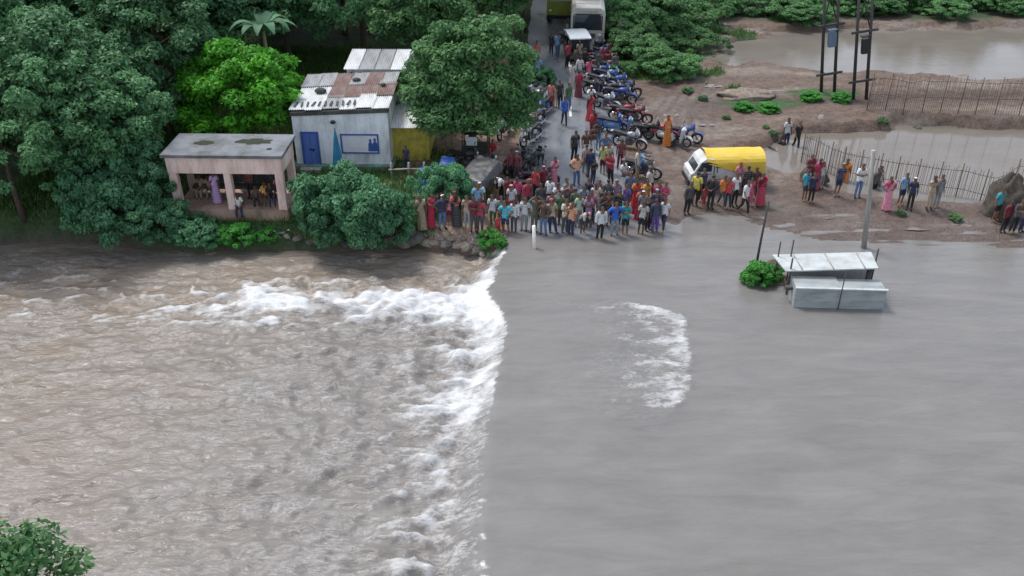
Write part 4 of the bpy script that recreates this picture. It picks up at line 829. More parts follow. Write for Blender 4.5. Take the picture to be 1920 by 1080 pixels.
def canopy(q):
    n = 12; vs = []; L0, L1 = -1.15, 1.95; m_ = 9
    for j in range(m_+1):
        y = L0 + (L1-L0)*j/m_; f = j/m_
        for i in range(n+1):
            a = PI*i/n; x = -.84*math.cos(a); zt = 1.32 + .62*max(0, math.sin(a))**.75; drop_ = (1.62 - .62*f) if i in (0, n) else zt
            z = zt if 0 < i < n else drop_
            if j == 0: z += .06
            vs.append((x, y, z + .03*float(perlin(i*.9, j*.9)))) 
    q.add(vs, [(j*(n+1)+i, j*(n+1)+i+1, (j+1)*(n+1)+i+1, (j+1)*(n+1)+i) for j in range(m_) for i in range(n)], 0, False)
    q.add([(-.84, -1.1, 1.52), (-.855, 1.95, 1.3), (-.875, 1.95, .80), (-.875, 1.5, .84), (-.87, .3, 1.1)], [(0, 4, 3, 2, 1)]); q.add([(.84, -1.1, 1.52), (.855, 1.95, 1.3), (.875, 1.95, .80), (.875, 1.5, .84), (.87, .3, 1.1)], [(0, 1, 2, 3, 4)])
part('tarpaulin_cover', canopy, m_ytarp, PK)
for y in (-.55, .6, 1.8): part('cover_hoop', lambda q: q.tube([(-.8*math.cos(PI*k/10), y, 1.0 if k in (0, 10) else 1.30 + .6*math.sin(PI*k/10)**.75) for k in range(11)], .02, 6), m_iron, PK)
wheels(PK, [(-.63, -1.22, .27), (.63, -1.22, .27), (-.63, 1.1, .27), (.63, 1.1, .27)], .27, .18)
# --- bus facing the camera
p = at(1100, 94); BS = thing('bus', 'cream white bus facing the camera at the top of the road', 'bus', p, R(-4))
m_bus = stained('cream_bus_paint', (.56, .53, .46), (.34, .30, .25), .6, 1.2, .42, (1, 1, .6)); BW, BH, BL = 1.1, 2.72, 7.2
def rr(q):
    pr = [(-BW, .4), (BW, .4), (BW, 2.3), (BW-.08, 2.58), (BW-.3, BH), (-BW+.3, BH), (-BW+.08, 2.58), (-BW, 2.3)]; q.prism(pr, 'y', .12, BL)
    fr = [(x*.97, z if z < 2 else z-.06) for x, z in pr]; n = len(pr); q.add([(x, .0, z) for x, z in fr] + [(x, .12, z) for x, z in pr], [tuple(range(n))[::-1]] + [(k, (k+1) % n, n+(k+1) % n, n+k) for k in range(n)])
part('body', rr, m_bus, BS)
wsn = part('windscreen', lambda q: q.prism([(-.86, 1.38), (.86, 1.38), (.84, 2.18), (.74, 2.24), (-.74, 2.24), (-.84, 2.18)], 'y', -.02, .01), m_glass, BS)
part('wiper', lambda q: (q.tube([(-.5, -.03, 1.4), (-.15, -.035, 1.85)], .012, 4), q.tube([(.1, -.03, 1.4), (.45, -.035, 1.85)], .012, 4)), m_black, wsn)
part('windscreen_frame', lambda q: (q.box((0, -.012, 1.34), (1.9, .035, .07)), q.box((0, -.012, 2.28), (1.7, .035, .06)), q.box((-.9, -.012, 1.8), (.06, .035, .86)), q.box((.9, -.012, 1.8), (.06, .035, .86))), m_black, BS)
part('destination_board', lambda q: q.box((0, -.01, 2.43), (1.3, .03, .2)), mat('blank_board', (.4, .39, .35), .5), BS)
for k in range(4): part('grille_bar', lambda q: q.box((0, -.015, .85 + .07*k), (1.0, .03, .035)), m_black, BS)
part('bumper', lambda q: q.box((0, -.1, .5), (2.14, .2, .24)), m_black, BS)
for s in (-1, 1):
    part('headlight', lambda q: q.ell((s*.78, -.01, .95), (.15, .05, .12), 12, 6), m_lens, BS); part('mirror', lambda q: (q.tube([(s*1.05, .05, 2.1), (s*1.28, -.12, 2.05)], .016, 5), q.box((s*1.29, -.12, 1.88), (.14, .05, .32))), m_black, BS)
    for k in range(6): part('side_window', lambda q: q.prism([(.55 + k*1.08, 1.45), (1.5 + k*1.08, 1.45), (1.5 + k*1.08, 2.15), (.55 + k*1.08, 2.15)], 'x', s*BW - .004, s*BW + .006), m_glass, BS)
for k in range(7): part('roof_rib', lambda q: q.box((0, .9 + k*.95, BH+.01), (1.5, .06, .03)), m_bus, BS)
wheels(BS, [(-.93, 1.3, .43), (.93, 1.3, .43), (-.93, 5.4, .43), (.93, 5.4, .43)], .43, .26)
# --- green and yellow truck beyond, left of the bus
p = at(1051, 46); TK = thing('cargo_truck', 'green and yellow truck standing left of the bus at the top of the road', 'truck', p, R(-4)); m_tk = mat('yellow_green_paint', (.32, .34, .05), .5, .25, 2); m_tk2 = mat('green_paint', (.06, .16, .05), .5, .25, 2)
part('cab', lambda q: q.prism([(.0, .6), (1.5, .6), (1.5, 2.35), (.25, 2.35), (.05, 1.55)], 'x', -1.0, 1.0), m_tk, TK)
part('windscreen', lambda q: q.add([(-.85, .045, 1.62), (.85, .045, 1.62), (.82, .215, 2.25), (-.82, .215, 2.25)], [(0, 1, 2, 3)]), m_glass, TK)
part('cargo_box', lambda q: (q.box((0, 3.9, 1.75), (2.1, 4.6, 1.9)), q.box((0, 3.9, .7), (1.0, 4.6, .2))), m_tk2, TK)
part('bumper', lambda q: q.box((0, -.06, .52), (2.0, .14, .25)), m_black, TK)
for s in (-1, 1): part('headlight', lambda q: q.ell((s*.75, .02, .95), (.12, .05, .1), 10, 6), m_lens, TK)
wheels(TK, [(-.85, .9, .45), (.85, .9, .45), (-.85, 4.9, .45), (.85, 4.9, .45)], .45, .26)
# --- auto rickshaw with pale roof
p = at(1081, 112); AR = thing('auto_rickshaw', 'auto rickshaw with pale roof standing right in front of the bus', 'auto rickshaw', p, R(8)); m_ar = mat('dark_green_paint', (.03, .06, .05), .4, .2, 3)
part('body', lambda q: (q.prism([(-1.15, .3), (-.95, .3), (-.8, .95), (-1.0, 1.0), (-1.12, .75)], 'x', -.38, .38), q.prism([(-.9, .28), (1.2, .28), (1.25, .95), (.6, 1.0), (.45, .6), (-.9, .36)], 'x', -.62, .62)), m_ar, AR)
part('roof', lambda q: q.prism([(-1.0, 1.62), (-.6, 1.70), (.5, 1.74), (1.2, 1.62), (1.2, 1.56), (-1.02, 1.56)], 'x', -.66, .66), mat('pale_canopy', (.58, .62, .64), .5, .2, 3), AR)
part('windscreen', lambda q: q.add([(-.5, -.87, 1.0), (.5, -.87, 1.0), (.52, -.92, 1.54), (-.52, -.92, 1.54)], [(0, 1, 2, 3)]), m_glass, AR)
for s in (-1, 1):
    for y in (-.85, .45, 1.15): part('pillar', lambda q: q.tube([(s*.58, y, .5), (s*.6, y, 1.58)], .025, 6), m_black, AR)
part('seat', lambda q: (q.box((0, .75, .72), (1.1, .5, .16)), q.box((0, 1.05, 1.0), (1.1, .12, .5))), m_seat, AR); part('headlight', lambda q: q.ell((0, -1.13, .8), (.1, .05, .09), 10, 6), m_lens, AR)
wheels(AR, [(0, -1.0, .22), (-.52, .85, .22), (.52, .85, .22)], .22, .1)
# ================================================================== PEOPLE
V = Vector
def J(**o):
    """joint positions of a 1.68 m figure facing -Y; keys override"""
    j = dict(pel=(0, 0, .93), sp=(0, .012, 1.10), ch=(0, 0, 1.29), nk=(0, .005, 1.43), h0=(0, -.01, 1.51), h1=(0, -.015, 1.585), h2=(0, -.002, 1.66))
    for s, k in ((-1, 'r'), (1, 'l')):
        j.update({'sh'+k: (s*.165, .005, 1.375), 'el'+k: (s*.215, .03, 1.10), 'wr'+k: (s*.235, -.03, .86), 'ha'+k: (s*.235, -.045, .79), 'hp'+k: (s*.085, 0, .89), 'kn'+k: (s*.095, -.015, .49), 'an'+k: (s*.10, .025, .085), 'to'+k: (s*.115, -.14, .035)})
    for k, v in o.items(): j[k] = v
    return {k: V(v) for k, v in j.items()}
def shift(j, d, keys=('pel', 'sp', 'ch', 'nk', 'h0', 'h1', 'h2', 'shr', 'shl', 'elr', 'ell', 'wrr', 'wrl', 'har', 'hal', 'hpr', 'hpl')):
    for k in keys: j[k] = j[k] + V(d)
    return j
def tilt(j, a, piv, keys=('sp', 'ch', 'nk', 'h0', 'h1', 'h2', 'shr', 'shl', 'elr', 'ell', 'wrr', 'wrl', 'har', 'hal')):
    M = Matrix.Rotation(a, 3, 'X')
    for k in keys: j[k] = M @ (j[k] - V(piv)) + V(piv)
    return j
POSES = {
 'stand': J(),
 'relaxed': J(knl=(.12, -.05, .49), anl=(.16, -.05, .085), tol=(.22, -.19, .035), ell=(.24, .05, 1.11), wrl=(.22, -.02, .87), hal=(.20, -.05, .80)),
 'akimbo': J(ell=(.36, .08, 1.12), wrl=(.19, -.02, .98), hal=(.13, -.06, .96), elr=(-.36, .08, 1.12), wrr=(-.19, -.02, .98), har=(-.13, -.06, .96), knl=(.12, -.02, .49), anl=(.15, .02, .085), tol=(.2, -.13, .035)),
 'folded': J(ell=(.23, -.05, 1.12), wrl=(.02, -.19, 1.17), hal=(-.06, -.17, 1.19), elr=(-.23, -.05, 1.12), wrr=(-.02, -.16, 1.13), har=(.07, -.19, 1.13)),
 'walk': J(knl=(.09, -.16, .50), anl=(.09, -.26, .10), tol=(.10, -.42, .07), knr=(-.09, .03, .49), anr=(-.09, .27, .14), tor=(-.10, .15, .04), ell=(.22, .12, 1.12), wrl=(.23, .13, .88), hal=(.23, .12, .81), elr=(-.22, -.05, 1.11), wrr=(-.21, -.22, .92), har=(-.2, -.28, .88)),
 'headhands': J(ell=(.33, -.06, 1.50), wrl=(.16, -.07, 1.62), hal=(.09, -.05, 1.67), elr=(-.33, -.06, 1.50), wrr=(-.16, -.07, 1.62), har=(-.09, -.05, 1.67)),
 'phone': J(ell=(.20, -.16, 1.20), wrl=(.07, -.31, 1.42), hal=(.03, -.34, 1.48), elr=(-.21, -.10, 1.13), wrr=(-.06, -.27, 1.32), har=(-.01, -.31, 1.38)),
 'point': J(elr=(-.28, -.22, 1.34), wrr=(-.32, -.46, 1.38), har=(-.33, -.53, 1.39), ell=(.22, .04, 1.1)),
 'behind': J(ell=(.26, .10, 1.12), wrl=(.07, .17, .98), hal=(0, .17, .95), elr=(-.26, .10, 1.12), wrr=(-.07, .18, 1.0), har=(-.01, .19, .98)),
}
b_ = tilt(J(), R(52), (0, 0, .93)); b_['wrl'] = V((.12, -.50, .62)); b_['wrr'] = V((-.12, -.50, .62)); b_['hal'] = V((.10, -.50, .55)); b_['har'] = V((-.10, -.50, .55)); b_['ell'] = V((.18, -.40, .84)); b_['elr'] = V((-.18, -.40, .84)); POSES['bend'] = shift(b_, (0, .12, 0))
s_ = shift(J(), (0, .12, -.42)); 
for k, s in (('r', -1), ('l', 1)):
    s_['kn'+k] = V((s*.13, -.30, .50)); s_['an'+k] = V((s*.13, -.30, .085)); s_['to'+k] = V((s*.14, -.46, .035)); s_['el'+k] = V((s*.22, .02, .72)); s_['wr'+k] = V((s*.13, -.22, .60)); s_['ha'+k] = V((s*.11, -.29, .58))
POSES['sit'] = tilt(s_, R(8), (0, .12, .5), ('sp', 'ch', 'nk', 'h0', 'h1', 'h2', 'shr', 'shl'))
r_ = J(); r_ = shift(r_, (0, .2, -.05))
for k, s in (('r', -1), ('l', 1)):
    r_['kn'+k] = V((s*.2, -.2, .66)); r_['an'+k] = V((s*.24, 0, .30)); r_['to'+k] = V((s*.24, -.14, .24)); r_['el'+k] = V((s*.27, -.1, 1.08)); r_['wr'+k] = V((s*.27, -.34, 1.0)); r_['ha'+k] = V((s*.27, -.40, 1.0))
POSES['ride'] = tilt(shift(r_, (0, 0, -.06), ('pel', 'sp', 'ch', 'nk', 'h0', 'h1', 'h2', 'shr', 'shl', 'hpr', 'hpl')), R(10), (0, .2, .85), ('sp', 'ch', 'nk', 'h0', 'h1', 'h2', 'shr', 'shl'))
RAD = dict(pel=.115, sp=.108, ch=.118, nk=.052, h0=.070, h1=.088, h2=.072, sh=.066, el=.042, wr=.030, ha=.036, hp=.088, kn=.058, an=.040, to=.036)
CHAIN = ['pel', 'sp', 'ch', 'nk', 'h0', 'h1', 'h2']
EDG = [(CHAIN[i], CHAIN[i+1]) for i in range(6)] + [q for k in 'rl' for q in (('ch', 'sh'+k), ('sh'+k, 'el'+k), ('el'+k, 'wr'+k), ('wr'+k, 'ha'+k), ('pel', 'hp'+k), ('hp'+k, 'kn'+k), ('kn'+k, 'an'+k), ('an'+k, 'to'+k))]
m_skin = mat('skin_brown', (.20, .105, .065), .55, .1, 4); m_skin2 = mat('skin_dark', (.12, .06, .04), .55, .1, 4); m_eye = mat('eye_dark', (.01, .008, .008), .3, 0); m_lip = mat('lip_brown', (.16, .06, .05), .5, 0); m_hair = mat('hair_black', (.012, .010, .010), .6, .2, 20)
def seg_d(P, a, b):
    ab = b - a; t = np.clip(((P - a) @ ab) / (ab @ ab), 0, 1); return np.linalg.norm(P - (a + t[:, None]*ab), axis=1), t
def make_pose(nm, j):
    keys = list(j); me = bpy.data.meshes.new('skeleton'); me.from_pydata([tuple(j[k]) for k in keys], [(keys.index(a), keys.index(b)) for a, b in EDG], []); o = bpy.data.objects.new('skeleton', me); COL.objects.link(o)
    o.modifiers.new('skin', 'SKIN'); sv = me.skin_vertices[0].data
    for i, k in enumerate(keys):
        r = RAD.get(k, RAD.get(k[:2])); sv[i].radius = (r, r); sv[i].use_root = (k == 'pel')
    sb = o.modifiers.new('sub', 'SUBSURF'); sb.levels = 1; sb.render_levels = 1
    dg = bpy.context.evaluated_depsgraph_get(); dg.update(); ev = bpy.data.meshes.new_from_object(o.evaluated_get(dg)); bpy.data.objects.remove(o)
    co = np.array([v.co for v in ev.vertices]); fs = [tuple(p.vertices) for p in ev.polygons]; no = np.array([v.normal for v in ev.vertices])
    jn = {k: np.array(v) for k, v in j.items()}; D_ = np.stack([seg_d(co, jn[a], jn[b])[0] - .5*(RAD.get(a, RAD.get(a[:2])) + RAD.get(b, RAD.get(b[:2]))) for a, b in EDG]); bone = D_.argmin(0); tt = np.stack([seg_d(co, jn[a], jn[b])[1] for a, b in EDG])[bone, np.arange(len(co))]
    en = [a[:2] + '-' + b[:2] for a, b in EDG]; bn = [en[i] for i in bone]
    q = MB(); q.add(co, fs, 0, True)
    # face, ears, fingers joined to the body
    up = (j['h2'] - j['h0']).normalized(); fw = V((0, -1, 0)); fw = (fw - up*fw.dot(up)).normalized(); sd_ = up.cross(fw) * -1; c = j['h1'] + up*.0
    def hp(a, b, d): return c + sd_*a + up*b + fw*d
    q.add([hp(-.016, -.028, .084), hp(.016, -.028, .084), hp(0, -.026, .118), hp(0, .02, .088)], [(0, 1, 2), (1, 3, 2), (3, 0, 2)], 0)
    M3 = Matrix((sd_, up, fw)).transposed()
    for s in (-1, 1): q.ell(hp(s*.032, .012, .078), (.013, .008, .008), 6, 4, 1, M3); q.ell(hp(s*.09, -.005, .0), (.012, .03, .02), 6, 4, 0, M3)
    q.ell(hp(0, -.052, .078), (.024, .006, .008), 6, 4, 2, M3)
    for k, s in (('r', -1), ('l', 1)):
        w, h = j['wr'+k], j['ha'+k]; d = (h - w).normalized(); ref = V((0, -1, 0)) if abs(d.y) < .8 else V((0, 0, 1)); e = (ref - d*ref.dot(d)).normalized(); pl = d.cross(e)*s
        for f in range(4):
            b0 = h + d*.018 + e*(.024 - .016*f); L_ = (.060, .072, .066, .052)[f]; q.tube([b0, b0 + d*L_*.55 + pl*.006, b0 + d*L_*.9 + pl*.026], [.0095, .0085, .006], 5)
        b0 = w.lerp(h, .55) + e*.026; q.tube([b0, b0 + e*.022 + d*.028, b0 + e*.020 + d*.056 + pl*.012], [.012, .010, .007], 5)
    body = q.mesh('body', [m_skin, m_eye, m_lip])
    def shell(sel, off, name):
        idx = np.where(sel)[0]; s_ = set(idx.tolist()); ff = [f for f in fs if sum(i in s_ for i in f) >= len(f)-1]; used = sorted({i for f in ff for i in f}); mp = {v: i for i, v in enumerate(used)}; offv = off if np.ndim(off) else np.full(len(co), off)
        q = MB(); q.add(co[used] + no[used]*offv[used][:, None], [tuple(mp[i] for i in f) for f in ff], 0, True); return q.mesh(name, m_hair)
    isb = lambda *n: np.array([b in n for b in bn]); fold = .006*np.sin(co[:, 2]*55 + co[:, 0]*30)
    tor = isb('pe-sp', 'sp-ch', 'ch-sh') | (isb('pe-hp') & True) | (isb('ch-nk') & (tt < .8)) 
    arm_s = isb('sh-el') & (tt < .75); arm_l = isb('sh-el') | (isb('el-wr') & (tt < .85)); hip = isb('pe-hp') | (isb('hp-kn') & (tt < .12))
    P = dict(body=body, shirt=shell(tor | hip | arm_s, .022 + fold, 'shirt'), shirt_long=shell(tor | hip | arm_l, .020 + fold, 'shirt'), kurta=shell(tor | arm_l | isb('pe-hp') | (isb('hp-kn') & (tt < .6)), .030 + fold, 'shirt'),
             trousers=shell(isb('pe-hp', 'hp-kn') | (isb('kn-an') & (tt < .92)), .013 + fold*.8, 'trousers'), shorts=shell(isb('pe-hp', 'hp-kn') & ~(isb('hp-kn') & (tt > .95)), .02, 'shorts'))
    f_al = (co - np.array(c)) @ np.array(fw); u_al = (co - np.array(c)) @ np.array(up); headv = isb('h0-h1', 'h1-h2')
    P['hair'] = shell(headv & ((u_al > .004 + .55*f_al)), .013, 'hair'); P['cap'] = shell(headv & (u_al > .02), .02, 'cap')
    P['scarf'] = shell(headv & ((f_al < .045) | (u_al > .06)) | (isb('nk-h0') & (f_al < .02)), .018, 'scarf'); P['shoe_r'] = shell(isb('an-to') & (co[:, 0] < 0), .010, 'shoe'); P['shoe_l'] = shell(isb('an-to') & (co[:, 0] >= 0), .010, 'shoe')
    # long skirt / saree: pleated cone from waist to ankles
    if nm in ('stand', 'relaxed', 'akimbo', 'folded', 'behind', 'phone', 'walk', 'point', 'headhands'):
        for key, zb, rb in (('skirt', .05, .235), ('lungi', .30, .20)):
            q = MB(); vs = []; n = 24
            for i, f in enumerate((0, .25, .5, .75, 1)):
                z = 1.0*(1-f) + zb*f; rr_ = .15 + (rb - .15)*f**.8
                for k in range(n):
                    a = 2*PI*k/n; w = 1 + .10*f*math.sin(a*6 + f) ; vs.append((rr_*w*math.cos(a)*1.05, rr_*w*math.sin(a)*(.85 if nm != 'walk' else 1.15) - .01, z))
            q.add(vs, [(i*n+k, i*n+(k+1) % n, (i+1)*n+(k+1) % n, (i+1)*n+k) for i in range(4) for k in range(n)], 0, True); P[key] = q.mesh(key, m_hair)
    # shoulder drape of a saree
    q = MB(); vs = []
    for i in range(9):
        f = i/8; ce = V((.13 - .30*f, -.15 + .03*abs(f-.5), 1.40 - .42*f)) ; vs += [ce + V((-.05, -.012, .06)), ce + V((.055, -.012, -.06))]
    for (x, y, z) in ((.16, -.02, 1.47), (.15, .13, 1.38), (.10, .17, 1.0), (.08, .17, .72)): vs = [V((x-.07, y, z)), V((x+.07, y, z))] + vs
    q.add(vs, [(2*i, 2*i+1, 2*i+3, 2*i+2) for i in range(len(vs)//2-1)], 0, True); P['drape'] = q.mesh('saree_drape', m_hair)
    return P
PM = {k: make_pose(k, j) for k, j in POSES.items()}
CC = dict(white=(.66, .67, .68), cream=(.58, .52, .42), beige=(.42, .33, .25), pale=(.50, .47, .44), grey=(.25, .26, .27), dgrey=(.07, .072, .078), black=(.018, .018, .02), navy=(.025, .035, .085), blue=(.03, .12, .52), sky=(.22, .40, .58), cyan=(.08, .46, .58), teal=(.02, .30, .33),
          jeans=(.09, .16, .30), red=(.52, .035, .045), crimson=(.40, .02, .06), maroon=(.17, .02, .035), pink=(.66, .24, .32), rose=(.60, .10, .20), salmon=(.62, .20, .17), orange=(.66, .22, .05), peach=(.70, .36, .22), amber=(.66, .33, .04), yellow=(.62, .52, .10), lime=(.48, .52, .20), mint=(.46, .60, .46), green=(.06, .16, .08), olive=(.10, .10, .07), brown=(.10, .06, .045), mauve=(.34, .22, .33), lilac=(.50, .33, .56), khaki=(.30, .25, .17), purple=(.12, .07, .28))
CN = [0]
def cloth(c, plain=False):
    """woven cloth: plain, striped, checked or printed"""
    CN[0] += 1; k = 0 if plain else (0, 1, 0, 2, 3, 0, 0)[CN[0] % 7]
    if k == 0: return mat('cloth_' + c, CC[c], .85, .38, 7)
    nm = 'cloth_%s_%d' % (c, k)
    if nm in MATS: return MATS[nm]
    m, t, b = nodes_of(nm); b.inputs['Roughness'].default_value = .85; base = CC[c]; lum = sum(base)/3; alt = tuple(min(.7, q*.8 + .09) for q in base) if lum < .25 else tuple(q*.6 for q in base)
    if k == 3: n = noise_n(t, 16, 2, .5); f = remap(t, n, .50, .56)
    else:
        tc = t.nodes.new('ShaderNodeTexCoord'); w = t.nodes.new('ShaderNodeTexWave'); w.bands_direction = 'Z' if k == 1 else 'X'; w.inputs['Scale'].default_value = 3.2 if k == 1 else 5.5; w.inputs['Distortion'].default_value = .4
        t.links.new(tc.outputs['Object'], w.inputs['Vector']); f = remap(t, w.outputs['Fac'], .62, .74)
        if k == 2:
            w2 = t.nodes.new('ShaderNodeTexWave'); w2.bands_direction = 'Z'; w2.inputs['Scale'].default_value = 5.5; t.links.new(tc.outputs['Object'], w2.inputs['Vector']); f = math_n(t, 'MULTIPLY', math_n(t, 'ADD', f, remap(t, w2.outputs['Fac'], .62, .74)), .4)
    c_ = mix_c(t, f, base, alt); c_ = mix_c(t, 1., c_, mix_c(t, noise_n(t, 7, 5, .65), (.65, .65, .65), (1.2, 1.2, 1.2)), 'MULTIPLY'); t.links.new(c_, b.inputs['Base Color']); MATS[nm] = m; return m
GP = {'f': 'crowd at the water edge', 'r': 'people on the road', 'm': 'people on the mud at the right', 's': 'people in the open shelter', 't': 'people beside the covered pickup', 'u': 'people among the parked motorcycles'}
def person(u, v, h, pose, rz, top, bot, label, grp, hat=None, loc=None, sleeve='shirt', dark=None):
    p = loc if loc is not None else at(u, v); r = thing('person', label, 'person', p, R(rz), GP[grp], h/1.68); P = PM[pose]; dk = (int(u*7 + v*3) % 3 == 0) if dark is None else dark
    g_ = (int(u*13 + v*5) % 7) / 7; r.scale = ((h/1.68)*(.84 + .17*g_), (h/1.68)*(.86 + .2*g_), h/1.68*(.97 + .05*((int(u*3 + v*11) % 5)/4)))
    if loc is None: r.rotation_euler = (R(random.uniform(-3, 4)), R(random.uniform(-3.5, 3.5)), R(rz + random.uniform(-28, 28)))
    inst('body', P['body'], r, [m_skin2 if dk else m_skin]); inst('shirt', P[sleeve], r, [cloth(top)])
    kind, c = bot.split(':')
    inst({'t': 'trousers', 's': 'shorts', 'k': 'skirt', 'l': 'lungi'}[kind], P[{'t': 'trousers', 's': 'shorts', 'k': 'skirt', 'l': 'lungi'}[kind]], r, [cloth(c, kind in 'ts')])
    if kind == 'k' and pose != 'sit': inst('saree_drape', P['drape'], r, [cloth(c)])
    if hat is None: inst('hair', P['hair'], r, [m_hair])
    else:
        k, hc = hat.split(':'); inst('hair', P['hair'], r, [m_hair]) if k == 'cap' else None; inst({'cap': 'cap', 'scarf': 'head_scarf'}[k], P[{'cap': 'cap', 'scarf': 'scarf'}[k]], r, [cloth(hc)])
    if kind == 't' and pose not in ('sit',) and int(u) % 2 == 0: [inst('shoe', P[k_], r, [cloth('black', True)]) for k_ in ('shoe_r', 'shoe_l')]
    return r
